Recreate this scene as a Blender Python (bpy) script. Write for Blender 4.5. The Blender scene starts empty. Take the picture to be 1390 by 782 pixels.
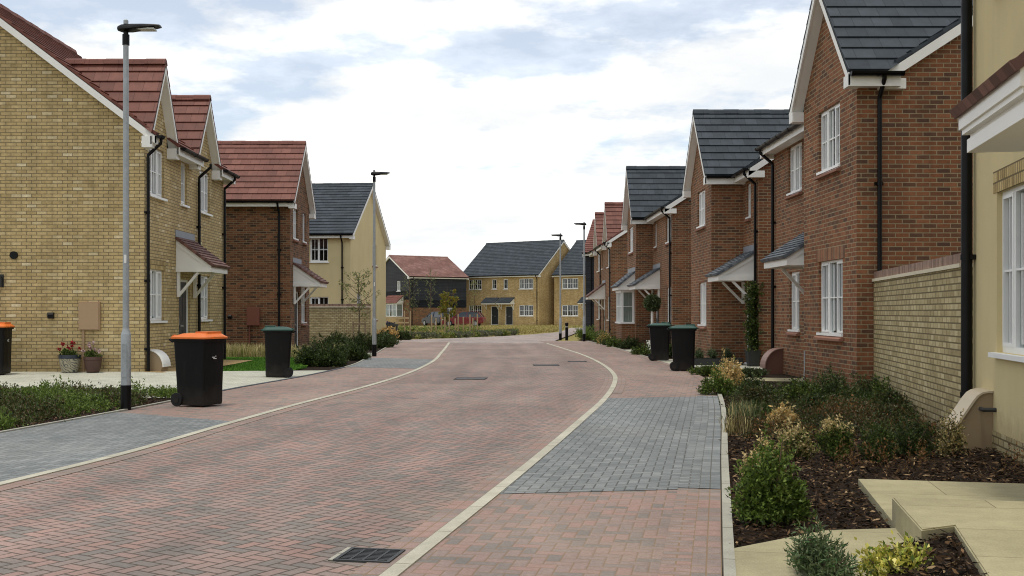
import bpy, bmesh, math, random
import numpy as np
from mathutils import Vector, Matrix

random.seed(7)
RNG = np.random.default_rng(11)
sc = bpy.context.scene
COL = sc.collection
V = Vector
R = math.radians

# ------------------------------------------------------------------ helpers
def lin(r, g, b, k=1.0):
    f = lambda c: ((c / 255) / 12.92 if c / 255 <= 0.04045 else ((c / 255 + 0.055) / 1.055) ** 2.4) * k
    return (f(r), f(g), f(b), 1.0)

class NT:
    """tiny node-tree writer"""
    def __init__(self, name):
        self.m = bpy.data.materials.new(name)
        self.m.use_nodes = True
        self.t = self.m.node_tree
        self.t.nodes.clear()
        self.out = self.t.nodes.new('ShaderNodeOutputMaterial')
    def n(self, typ, **kw):
        nd = self.t.nodes.new(typ)
        for k, v in kw.items():
            setattr(nd, k, v)
        return nd
    def put(self, sock, v):
        if isinstance(v, bpy.types.NodeSocket):
            self.t.links.new(v, sock)
        elif v is not None:
            sock.default_value = v
    def math(self, op, a, b=None, c=None, clamp=False):
        nd = self.n('ShaderNodeMath', operation=op, use_clamp=clamp)
        self.put(nd.inputs[0], a)
        if b is not None: self.put(nd.inputs[1], b)
        if c is not None: self.put(nd.inputs[2], c)
        return nd.outputs[0]
    def mix(self, fac, a, b, blend='MIX'):
        nd = self.n('ShaderNodeMix', data_type='RGBA', blend_type=blend)
        self.put(nd.inputs['Factor'], fac)
        self.put(nd.inputs[6], a); self.put(nd.inputs[7], b)
        return nd.outputs[2]
    def ramp(self, fac, stops, interp='LINEAR'):
        nd = self.n('ShaderNodeValToRGB')
        cr = nd.color_ramp
        cr.interpolation = interp
        while len(cr.elements) < len(stops): cr.elements.new(0.5)
        for e, (p, c) in zip(cr.elements, stops):
            e.position = p; e.color = c
        self.put(nd.inputs[0], fac)
        return nd.outputs[0]
    def noise(self, vec, scale, detail=4, rough=0.55):
        nd = self.n('ShaderNodeTexNoise')
        nd.inputs['Scale'].default_value = scale
        nd.inputs['Detail'].default_value = detail
        nd.inputs['Roughness'].default_value = rough
        if vec is not None: self.put(nd.inputs['Vector'], vec)
        return nd.outputs[0]
    def uv(self):
        return self.n('ShaderNodeUVMap').outputs[0]
    def obj(self):
        return self.n('ShaderNodeNewGeometry').outputs['Position']
    def maprange(self, v, a, b, c=0.0, d=1.0):
        nd = self.n('ShaderNodeMapRange')
        for i, x in enumerate((v, a, b, c, d)): self.put(nd.inputs[i], x)
        return nd.outputs[0]
    def bump(self, h, strength=0.5, dist=0.01):
        nd = self.n('ShaderNodeBump')
        nd.inputs['Strength'].default_value = strength
        nd.inputs['Distance'].default_value = dist
        self.put(nd.inputs['Height'], h)
        return nd.outputs[0]
    def princ(self, color, rough=0.8, normal=None, metallic=0.0, spec=0.5):
        nd = self.n('ShaderNodeBsdfPrincipled')
        self.put(nd.inputs['Base Color'], color)
        self.put(nd.inputs['Roughness'], rough)
        self.put(nd.inputs['Metallic'], metallic)
        nd.inputs['Specular IOR Level'].default_value = spec
        if normal is not None: self.put(nd.inputs['Normal'], normal)
        self.t.links.new(nd.outputs[0], self.out.inputs[0])
        return nd

def grey(v): return (v, v, v, 1)

def scaled(t, col, k):
    nd = t.n('ShaderNodeVectorMath', operation='SCALE')
    t.put(nd.inputs[0], col); t.put(nd.inputs['Scale'], k)
    return nd.outputs[0]

def plain(name, col, rough=0.6, var=0.12, scale=6, metallic=0.0, bump=0.0, spec=0.5):
    t = NT(name)
    p = t.obj()
    n1 = t.noise(p, scale, 5)
    n2 = t.noise(p, scale * 0.13, 3)
    f = t.math('ADD', t.math('MULTIPLY', n1, 0.5), t.math('MULTIPLY', n2, 0.5))
    rgb = t.n('ShaderNodeRGB'); rgb.outputs[0].default_value = col
    c = scaled(t, rgb.outputs[0], t.maprange(f, 0.3, 0.7, 1 - var, 1 + var))
    r = t.maprange(n1, 0.3, 0.7, max(0, rough - 0.08), min(1, rough + 0.08))
    nrm = t.bump(t.noise(p, scale * 12, 3), bump, 0.004) if bump else None
    t.princ(c, r, nrm, metallic, spec)
    return t.m

def brick_mat(name, stops, mortar, bw=0.225, bh=0.075, ms=0.010, offset=0.5, bump=0.7, rough=0.85, grime=0.12, fine=0.16, damp=True):
    t = NT(name)
    uv = t.uv()
    b = t.n('ShaderNodeTexBrick', offset=offset)
    t.put(b.inputs['Vector'], uv)
    b.inputs['Color1'].default_value = grey(0); b.inputs['Color2'].default_value = grey(1)
    b.inputs['Mortar'].default_value = grey(0)
    for k, v in (('Scale', 1), ('Mortar Size', ms), ('Mortar Smooth', 0.25), ('Bias', 0), ('Brick Width', bw), ('Row Height', bh)):
        b.inputs[k].default_value = v
    base = t.ramp(b.outputs['Color'], stops)
    pos = t.obj()
    n1 = t.noise(uv, 9, 4); n2 = t.noise(pos, 0.5, 4); n3 = t.noise(uv, 90, 2)
    k = t.math('ADD', t.maprange(n1, .3, .7, 1 - fine, 1 + fine), t.maprange(n3, .3, .7, -fine, fine))
    col = scaled(t, base, k)
    col = t.mix(b.outputs['Fac'], col, mortar)
    col = scaled(t, col, t.maprange(n2, .3, .7, 1 - grime, 1 + grime))
    if damp:
        sp = t.n('ShaderNodeSeparateXYZ'); t.put(sp.inputs[0], pos)
        mp = t.n('ShaderNodeMapping'); t.put(mp.inputs['Vector'], uv); mp.inputs['Scale'].default_value = (2.6, .22, 1)
        st = t.noise(mp.outputs[0], 1.6, 4, .6)
        col = scaled(t, col, t.maprange(st, .35, .7, 1.06, .86))
        zz = t.math('ADD', sp.outputs[2], t.math('MULTIPLY', t.noise(pos, 1.8, 4), -.7))
        col = scaled(t, col, t.maprange(zz, -.35, .35, .72, 1.0))
    h = t.math('ADD', t.math('SUBTRACT', 1.0, b.outputs['Fac']), t.math('MULTIPLY', n3, 0.4))
    t.princ(col, rough, t.bump(h, bump, 0.008), spec=0.25)
    return t.m

def tile_mat(name, stops, bw=0.33, gauge=0.30, moss=None, rough=0.65):
    t = NT(name)
    uv = t.uv()
    b = t.n('ShaderNodeTexBrick', offset=0.5)
    t.put(b.inputs['Vector'], uv)
    b.inputs['Color1'].default_value = grey(0); b.inputs['Color2'].default_value = grey(1); b.inputs['Mortar'].default_value = grey(0.3)
    for k, v in (('Scale', 1), ('Mortar Size', 0.006), ('Mortar Smooth', 0.3), ('Bias', 0), ('Brick Width', bw), ('Row Height', gauge)):
        b.inputs[k].default_value = v
    base = t.ramp(b.outputs['Color'], stops)
    n1 = t.noise(uv, 5, 5); n2 = t.noise(t.obj(), .6, 3); n3 = t.noise(uv, 60, 2)
    col = scaled(t, base, t.math('ADD', t.maprange(n1, .3, .7, .84, 1.14), t.maprange(n3, .3, .7, -.08, .08)))
    col = scaled(t, col, t.maprange(n2, .3, .7, .9, 1.1))
    col = scaled(t, col, t.maprange(b.outputs['Fac'], 0, 1, 1, .62))
    h = t.math('SUBTRACT', t.math('MULTIPLY', n3, .3), b.outputs['Fac'])
    t.princ(col, rough, t.bump(h, .5, .006), spec=.35)
    return t.m

def paver_mat(name, stops, joint, W=0.083, angle=0.0, fine=0.13, stain=0.16, jw=(0.03, 0.10), dust=.5, tracks=False):
    """90-degree herringbone of 2:1 blocks, turned by angle"""
    t = NT(name)
    mp = t.n('ShaderNodeMapping')
    t.put(mp.inputs['Vector'], t.uv())
    mp.inputs['Rotation'].default_value = (0, 0, angle)
    mp.inputs['Scale'].default_value = (1 / W, 1 / W, 1)
    sp = t.n('ShaderNodeSeparateXYZ'); t.put(sp.inputs[0], mp.outputs[0])
    x, y = sp.outputs[0], sp.outputs[1]
    i, j = t.math('FLOOR', x), t.math('FLOOR', y)
    d = t.math('FLOORED_MODULO', t.math('SUBTRACT', i, j), 4.0)
    ish = t.math('LESS_THAN', d, 1.5)
    ox = t.math('SUBTRACT', i, t.math('COMPARE', d, 1.0, 0.4))
    oy = t.math('SUBTRACT', j, t.math('COMPARE', d, 2.0, 0.4))
    lx, ly = t.math('SUBTRACT', x, ox), t.math('SUBTRACT', y, oy)
    def sel(a, b):
        return t.math('ADD', t.math('MULTIPLY', a, ish), t.math('MULTIPLY', b, t.math('SUBTRACT', 1.0, ish)))
    al, ac = sel(lx, ly), sel(ly, lx)
    e = t.math('MINIMUM', t.math('MINIMUM', al, t.math('SUBTRACT', 2.0, al)), t.math('MINIMUM', ac, t.math('SUBTRACT', 1.0, ac)))
    cv = t.n('ShaderNodeCombineXYZ')
    t.put(cv.inputs[0], t.math('ADD', ox, .37)); t.put(cv.inputs[1], t.math('ADD', oy, .13)); t.put(cv.inputs[2], ish)
    wn = t.n('ShaderNodeTexWhiteNoise', noise_dimensions='3D'); t.put(wn.inputs['Vector'], cv.outputs[0])
    rnd = wn.outputs['Value']
    n0 = t.noise(t.uv(), .9, 3)
    rr = t.math('ADD', t.math('MULTIPLY', rnd, .78), t.math('MULTIPLY', n0, .22))
    base = t.ramp(rr, stops)
    n1 = t.noise(t.uv(), 40, 3); n2 = t.noise(t.uv(), .35, 5, .6); n3 = t.noise(t.uv(), 220, 2)
    col = scaled(t, base, t.math('ADD', t.maprange(n1, .3, .7, 1 - fine, 1 + fine), t.maprange(n3, .3, .7, -.10, .10)))
    jf = t.maprange(e, jw[0], jw[1], 1.0, 0.0)
    col = t.mix(jf, col, joint)
    col = scaled(t, col, t.maprange(n2, .3, .7, 1 - stain, 1 + stain))
    mpd = t.n('ShaderNodeMapping'); t.put(mpd.inputs['Vector'], t.uv()); mpd.inputs['Rotation'].default_value = (0, 0, .12); mpd.inputs['Scale'].default_value = (.9, .16, 1)
    tr = t.noise(mpd.outputs[0], 1.3, 5, .6)
    col = scaled(t, col, t.maprange(tr, .32, .68, .84, 1.1))
    dm = t.math('MULTIPLY', t.maprange(t.noise(t.uv(), .22, 6, .62), .52, .72, 0, dust), t.maprange(n1, .3, .7, .4, 1))
    col = t.mix(dm, col, lin(176, 158, 138))
    if tracks:
        au = t.n('ShaderNodeUVMap', uv_map='Across'); sx = t.n('ShaderNodeSeparateXYZ'); t.put(sx.inputs[0], au.outputs[0])
        wob = t.math('ADD', sx.outputs[0], t.math('MULTIPLY', t.math('SUBTRACT', t.noise(t.uv(), .25, 2), .5), .12))
        tot = None
        for c_ in (.24, .46, .62, .84):
            g_ = t.maprange(t.math('ABSOLUTE', t.math('SUBTRACT', wob, c_)), .0, .085, 1, 0)
            tot = g_ if tot is None else t.math('ADD', tot, g_)
        col = scaled(t, col, t.maprange(t.math('MULTIPLY', tot, t.maprange(n2, .3, .7, .5, 1)), 0, 1, 1.03, .87))
        edge = t.maprange(t.math('MINIMUM', sx.outputs[0], t.math('SUBTRACT', 1.0, sx.outputs[0])), 0, .12, 1, 0)
        col = t.mix(t.math('MULTIPLY', edge, t.maprange(n1, .4, .7, 0, .35)), col, lin(150, 132, 108))
    sp_ = t.maprange(t.noise(t.uv(), 1.7, 2), .70, .76, 1.0, .72)
    col = scaled(t, col, sp_)
    h = t.math('ADD', t.maprange(e, 0.0, .16, 0, 1), t.math('MULTIPLY', n3, .15))
    t.princ(col, .82, t.bump(h, .55, .006), spec=.3)
    return t.m

def leaf_mat(name, trans=0.25, rough=0.5):
    t = NT(name)
    a = t.n('ShaderNodeAttribute', attribute_name='Col')
    p = t.n('ShaderNodeBsdfPrincipled')
    t.put(p.inputs['Base Color'], a.outputs['Color'])
    p.inputs['Roughness'].default_value = rough
    p.inputs['Specular IOR Level'].default_value = .3
    tr = t.n('ShaderNodeBsdfTranslucent')
    t.put(tr.inputs[0], a.outputs['Color'])
    mx = t.n('ShaderNodeMixShader'); mx.inputs[0].default_value = trans
    t.t.links.new(p.outputs[0], mx.inputs[1]); t.t.links.new(tr.outputs[0], mx.inputs[2])
    t.t.links.new(mx.outputs[0], t.out.inputs[0])
    return t.m

def glass_mat(name):
    t = NT(name)
    lw = t.n('ShaderNodeLayerWeight'); lw.inputs[0].default_value = .28
    tr = t.n('ShaderNodeBsdfTransparent'); tr.inputs[0].default_value = (.82, .88, .86, 1)
    gl = t.n('ShaderNodeBsdfGlossy'); gl.inputs['Roughness'].default_value = .03; gl.inputs[0].default_value = (.95, .97, 1, 1)
    nrm = t.bump(t.noise(t.obj(), 1.4, 2), .05, .05)
    t.put(gl.inputs['Normal'], nrm)
    mx = t.n('ShaderNodeMixShader')
    t.put(mx.inputs[0], t.maprange(lw.outputs['Facing'], 0, 1, .06, .26))
    t.t.links.new(tr.outputs[0], mx.inputs[1]); t.t.links.new(gl.outputs[0], mx.inputs[2])
    t.t.links.new(mx.outputs[0], t.out.inputs[0])
    return t.m

def ground_mat(name, stops, scale=3.0, fine=60, bump=.6, bd=.02, rough=.95):
    t = NT(name)
    p = t.obj()
    n = t.noise(p, scale, 8, .65); f = t.noise(p, fine, 4, .7)
    v = t.math('ADD', t.math('MULTIPLY', n, .5), t.math('MULTIPLY', f, .5))
    t.princ(t.ramp(v, stops), rough, t.bump(f, bump, bd), spec=.15)
    return t.m

def slab_mat(name, col, joint, w=0.6, h=0.6, angle=0.0, ms=.006, offset=0.5):
    t = NT(name)
    mp = t.n('ShaderNodeMapping'); t.put(mp.inputs['Vector'], t.uv()); mp.inputs['Rotation'].default_value = (0, 0, angle)
    b = t.n('ShaderNodeTexBrick', offset=offset)
    t.put(b.inputs['Vector'], mp.outputs[0])
    b.inputs['Color1'].default_value = grey(0); b.inputs['Color2'].default_value = grey(1); b.inputs['Mortar'].default_value = grey(.5)
    for k, v in (('Scale', 1), ('Mortar Size', ms), ('Mortar Smooth', .2), ('Bias', 0), ('Brick Width', w), ('Row Height', h)):
        b.inputs[k].default_value = v
    uv = t.uv()
    n1 = t.noise(uv, 1.2, 5); n2 = t.noise(uv, 90, 3)
    rgb = t.n('ShaderNodeRGB'); rgb.outputs[0].default_value = col
    k = t.math('ADD', t.maprange(n1, .3, .7, .84, 1.1), t.maprange(n2, .3, .7, -.13, .13))
    k = t.math('MULTIPLY', k, t.maprange(t.noise(uv, 5.5, 6, .7), .34, .62, .86, 1.04))
    k = t.math('ADD', k, t.maprange(b.outputs['Color'], 0, 1, -.06, .06))
    c = t.mix(b.outputs['Fac'], scaled(t, rgb.outputs[0], k), joint)
    t.princ(c, .85, t.bump(t.math('SUBTRACT', t.math('MULTIPLY', n2, .25), b.outputs['Fac']), .5, .005), spec=.3)
    return t.m

# ------------------------------------------------------------------ materials
M = {}
M['red_brick'] = brick_mat('red_brick', [(0, lin(90, 66, 53)), (.16, lin(104, 74, 56)), (.4, lin(124, 81, 56)), (.8, lin(134, 86, 58)), (1, lin(145, 97, 68))], lin(152, 136, 106), ms=.009)
M['brown_brick'] = brick_mat('brown_brick', [(0, lin(66, 50, 41)), (.2, lin(90, 62, 46)), (.6, lin(115, 74, 51)), (1, lin(131, 88, 61))], lin(134, 116, 88), ms=.009)
M['yellow_brick'] = brick_mat('yellow_brick', [(0, lin(172, 150, 104)), (.25, lin(184, 161, 114)), (.82, lin(190, 168, 121)), (.95, lin(198, 179, 136)), (1, lin(212, 197, 160))], lin(122, 109, 82), ms=.008)
M['far_yellow_brick'] = brick_mat('far_yellow_brick', [(0, lin(172, 146, 98)), (.5, lin(188, 162, 114)), (1, lin(202, 178, 132))], lin(156, 134, 96), ms=.009)
M['wall_brick'] = brick_mat('wall_brick', [(0, lin(160, 144, 104)), (.5, lin(178, 162, 120)), (1, lin(192, 178, 138))], lin(112, 100, 72), bw=.19, ms=.010, bump=.35)
M['soldier'] = brick_mat('soldier', [(0, lin(92, 66, 54)), (.4, lin(124, 82, 60)), (1, lin(142, 94, 68))], lin(170, 146, 112), bw=.075, bh=.24, ms=.009, offset=0)
M['soldier_yellow'] = brick_mat('soldier_yellow', [(0, lin(150, 128, 84)), (.5, lin(184, 160, 108)), (1, lin(204, 182, 130))], lin(112, 98, 68), bw=.075, bh=.112, ms=.010, offset=.5)
M['coping'] = brick_mat('coping', [(0, lin(120, 96, 84)), (.5, lin(140, 114, 100)), (1, lin(158, 132, 116))], lin(136, 120, 104), bw=.075, bh=.24, ms=.008, offset=0)
M['black_clad'] = brick_mat('black_clad', [(0, lin(42, 44, 50)), (1, lin(52, 54, 60))], lin(14, 14, 16), bw=3.6, bh=.16, ms=.010, fine=.06, rough=.6)
M['red_tile'] = tile_mat('red_tile', [(0, lin(100, 59, 48)), (.5, lin(109, 65, 53)), (1, lin(120, 75, 62))])
M['dusty_tile'] = tile_mat('dusty_tile', [(0, lin(114, 80, 70)), (.5, lin(125, 89, 79)), (1, lin(138, 102, 91))])
M['brown_tile'] = tile_mat('brown_tile', [(0, lin(84, 60, 53)), (.5, lin(106, 74, 65)), (1, lin(128, 94, 83))], bw=.16, gauge=.12)
M['slate'] = tile_mat('slate', [(0, lin(49, 56, 62)), (.5, lin(55, 62, 68)), (1, lin(63, 70, 76))], rough=.8)
M['small_slate'] = tile_mat('small_slate', [(0, lin(70, 76, 82)), (.5, lin(92, 98, 104)), (1, lin(112, 118, 122))], bw=.16, gauge=.12)
def render_mat():
    t = NT('cream_render')
    p = t.obj(); uv = t.uv()
    rgb = t.n('ShaderNodeRGB'); rgb.outputs[0].default_value = lin(210, 194, 148)
    mp = t.n('ShaderNodeMapping'); t.put(mp.inputs['Vector'], uv); mp.inputs['Scale'].default_value = (3.2, .25, 1)
    st = t.noise(mp.outputs[0], 1.5, 5, .6)
    k = t.math('MULTIPLY', t.maprange(st, .35, .7, 1.015, .965), t.maprange(t.noise(p, .9, 5), .3, .7, .95, 1.05))
    f = t.noise(uv, 110, 3, .7)
    k = t.math('MULTIPLY', k, t.maprange(f, .3, .7, .90, 1.08))
    sp = t.n('ShaderNodeSeparateXYZ'); t.put(sp.inputs[0], p)
    zz = t.math('ADD', sp.outputs[2], t.math('MULTIPLY', t.noise(p, 6, 5, .7), -.6))
    c = t.mix(t.maprange(zz, -.25, .15, .5, 0), scaled(t, rgb.outputs[0], k), lin(120, 104, 76))
    t.princ(c, .93, t.bump(f, .8, .006), spec=.2)
    return t.m
M['render'] = render_mat()
M['upvc'] = plain('white_upvc', lin(236, 237, 234), .42, .05, 3)
M['white_trim'] = plain('white_trim', lin(230, 229, 222), .5, .07, 2)
M['black_plastic'] = plain('black_plastic', lin(7, 7, 8), .45, .2, 5, spec=.22)
def bin_mat():
    t = NT('bin_black')
    p = t.obj()
    mp = t.n('ShaderNodeMapping'); t.put(mp.inputs['Vector'], p); mp.inputs['Scale'].default_value = (7, 7, 1.2)
    st = t.noise(mp.outputs[0], 1.5, 6, .7)
    sp = t.n('ShaderNodeSeparateXYZ'); t.put(sp.inputs[0], p)
    low = t.maprange(t.math('ADD', sp.outputs[2], t.math('MULTIPLY', t.noise(p, 9, 4), -.3)), -.1, .18, .5, 0)
    f = t.math('ADD', t.maprange(st, .55, .75, 0, .22), low, clamp=True)
    t.princ(t.mix(f, lin(9, 9, 9), lin(62, 58, 52)), t.maprange(st, .3, .7, .42, .7), t.bump(t.noise(p, 60, 3), .15, .003), spec=.22)
    return t.m
M['bin_black'] = bin_mat()
M['orange_lid'] = plain('orange_lid', lin(222, 116, 46), .5, .1, 5)
M['green_lid'] = plain('green_lid', lin(34, 72, 60), .5, .12, 5)
M['rubber'] = plain('rubber', lin(12, 12, 12), .8, .2, 9)
M['galv'] = plain('galvanised', lin(158, 163, 164), .5, .22, 22, metallic=.3)
M['steel_dark'] = plain('cast_iron', lin(58, 60, 60), .6, .25, 12, metallic=.4)
M['lead'] = plain('lead_flashing', lin(140, 146, 152), .6, .2, 6)
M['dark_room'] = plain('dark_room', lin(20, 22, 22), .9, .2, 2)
M['curtain'] = plain('curtain', lin(158, 160, 154), .9, .1, 4)
M['glass'] = glass_mat('window_glass')
M['door_dark'] = plain('dark_door', lin(34, 38, 42), .4, .1, 4)
M['gas_box'] = plain('brown_gas_box', lin(150, 130, 100), .55, .08, 6, bump=.1)
M['gas_box_pink'] = plain('pale_gas_box', lin(186, 172, 146), .5, .08, 6)
M['gas_box_red'] = plain('red_gas_box', lin(96, 62, 50), .55, .08, 6)
M['gas_lid_red'] = plain('red_gas_lid', lin(136, 106, 94), .5, .08, 6)
M['meter_tan'] = plain('tan_meter_box', lin(164, 136, 104), .6, .07, 8)
M['meter_brown'] = plain('brown_meter_box', lin(118, 70, 54), .6, .08, 8)
M['concrete'] = plain('kerb_concrete', lin(190, 186, 168), .85, .14, 7, bump=.3)
M['edging'] = slab_mat('edging_concrete', lin(164, 162, 148), lin(80, 74, 62), .915, 5, 0, .006)
M['kerb_stone'] = slab_mat('kerb_stone', lin(182, 178, 160), lin(112, 104, 88), .915, 5, 0, .005)
M['stone_slab'] = slab_mat('stone_slab', lin(166, 158, 125), lin(118, 110, 84), 1.15, .72, R(10.8), .004)
M['drive'] = slab_mat('drive_paving', lin(186, 186, 170), lin(150, 148, 134), .2, .1, 0, .006)
M['step_stone'] = plain('step_stone', lin(196, 182, 142), .9, .1, 5, bump=.3)
TH = R(10.9)
PINK = [(0, lin(113, 109, 104)), (.25, lin(129, 120, 113)), (.45, lin(142, 125, 117)), (.68, lin(149, 126, 117)), (.88, lin(153, 125, 115)), (1, lin(166, 138, 127))]
GREYP = [(0, lin(108, 113, 113)), (.5, lin(122, 126, 125)), (1, lin(137, 140, 138))]
M['road'] = paver_mat('road_pavers', PINK, lin(80, 70, 60), .088, R(32), jw=(.03, .12), tracks=True)
M['pave'] = paver_mat('pavement_pavers', PINK, lin(132, 110, 88), .083, TH, jw=(.02, .08))
M['pave_grey'] = paver_mat('grey_pavers', GREYP, lin(84, 84, 80), .083, TH, stain=.1, dust=.15)
M['far_road'] = paver_mat('far_road_pavers', [(0, lin(130, 124, 122)), (.5, lin(160, 148, 142)), (1, lin(178, 160, 150))], lin(120, 108, 100), .083, R(30))
M['band'] = brick_mat('band_pavers', [(0, PINK[1][1]), (.5, PINK[2][1]), (1, PINK[4][1])], lin(134, 112, 88), bw=.167, bh=.083, ms=.006, rough=.82, bump=.4, damp=False)
M['band_grey'] = brick_mat('grey_band_pavers', GREYP, lin(92, 90, 84), bw=.167, bh=.083, ms=.006, rough=.82, bump=.4, damp=False)
M['band_dark'] = brick_mat('dark_band_pavers', [(0, lin(66, 70, 76)), (1, lin(92, 96, 102))], lin(60, 60, 60), bw=.167, bh=.083, ms=.006, damp=False)
M['soil'] = ground_mat('mulch_soil', [(.25, lin(20, 15, 10)), (.5, lin(38, 28, 19)), (.72, lin(70, 52, 36))], 4, 34, .9, .03)
M['grass_base'] = ground_mat('grass_ground', [(.3, lin(104, 100, 56)), (.5, lin(140, 130, 78)), (.7, lin(166, 152, 102))], .6, 20)
M['lawn_base'] = ground_mat('lawn_ground', [(.3, lin(52, 84, 26)), (.6, lin(86, 122, 40))], 2, 40)
M['sand'] = ground_mat('sand_ground', [(.3, lin(150, 126, 88)), (.7, lin(190, 164, 118))], 3, 60, .3)
M['leaf'] = leaf_mat('leaf')
M['blade'] = leaf_mat('blade', .2, .7)
M['chip'] = leaf_mat('bark_chip', 0.0, .9)
M['bark'] = plain('bark', lin(96, 80, 62), .95, .25, 14, bump=.5)
M['timber'] = plain('timber', lin(150, 130, 100), .85, .2, 8, bump=.2)
M['grey_timber'] = plain('grey_timber', lin(170, 148, 116), .9, .2, 8)
M['terracotta'] = plain('brown_pot', lin(78, 54, 46), .55, .2, 8)
M['glazed'] = None
def glazed():
    t = NT('glazed_pot')
    uv = t.uv()
    w = t.n('ShaderNodeTexWave', wave_type='BANDS', bands_direction='DIAGONAL')
    t.put(w.inputs['Vector'], uv); w.inputs['Scale'].default_value = 8; w.inputs['Distortion'].default_value = 9; w.inputs['Detail'].default_value = 1
    c = t.ramp(w.outputs['Fac'], [(0, lin(74, 78, 78)), (.12, lin(90, 92, 88)), (.24, lin(150, 144, 124)), (1, lin(172, 164, 140))])
    t.princ(c, .3)
    return t.m
M['glazed'] = glazed()
M['glaze_dark'] = plain('glazed_rim', lin(44, 50, 62), .3, .1, 8)
M['car_red'] = plain('car_red', lin(104, 24, 30), .25, .05, 3)
M['car_dark'] = plain('car_dark', lin(40, 48, 58), .25, .05, 3)
M['car_glass'] = plain('car_glass', lin(40, 48, 54), .08, .1, 2)
M['alloy'] = plain('alloy', lin(150, 152, 154), .35, .1, 8, metallic=.6)
M['lamp_red'] = plain('tail_lamp', lin(150, 20, 20), .3, .1, 4)
M['terracotta_sill'] = plain('terracotta_sill', lin(140, 98, 78), .8, .16, 9)
M['cream_sill'] = plain('stone_sill', lin(206, 196, 170), .8, .1, 6)
M['led'] = plain('led_lens', lin(196, 200, 190), .3, .05, 6)

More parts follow.
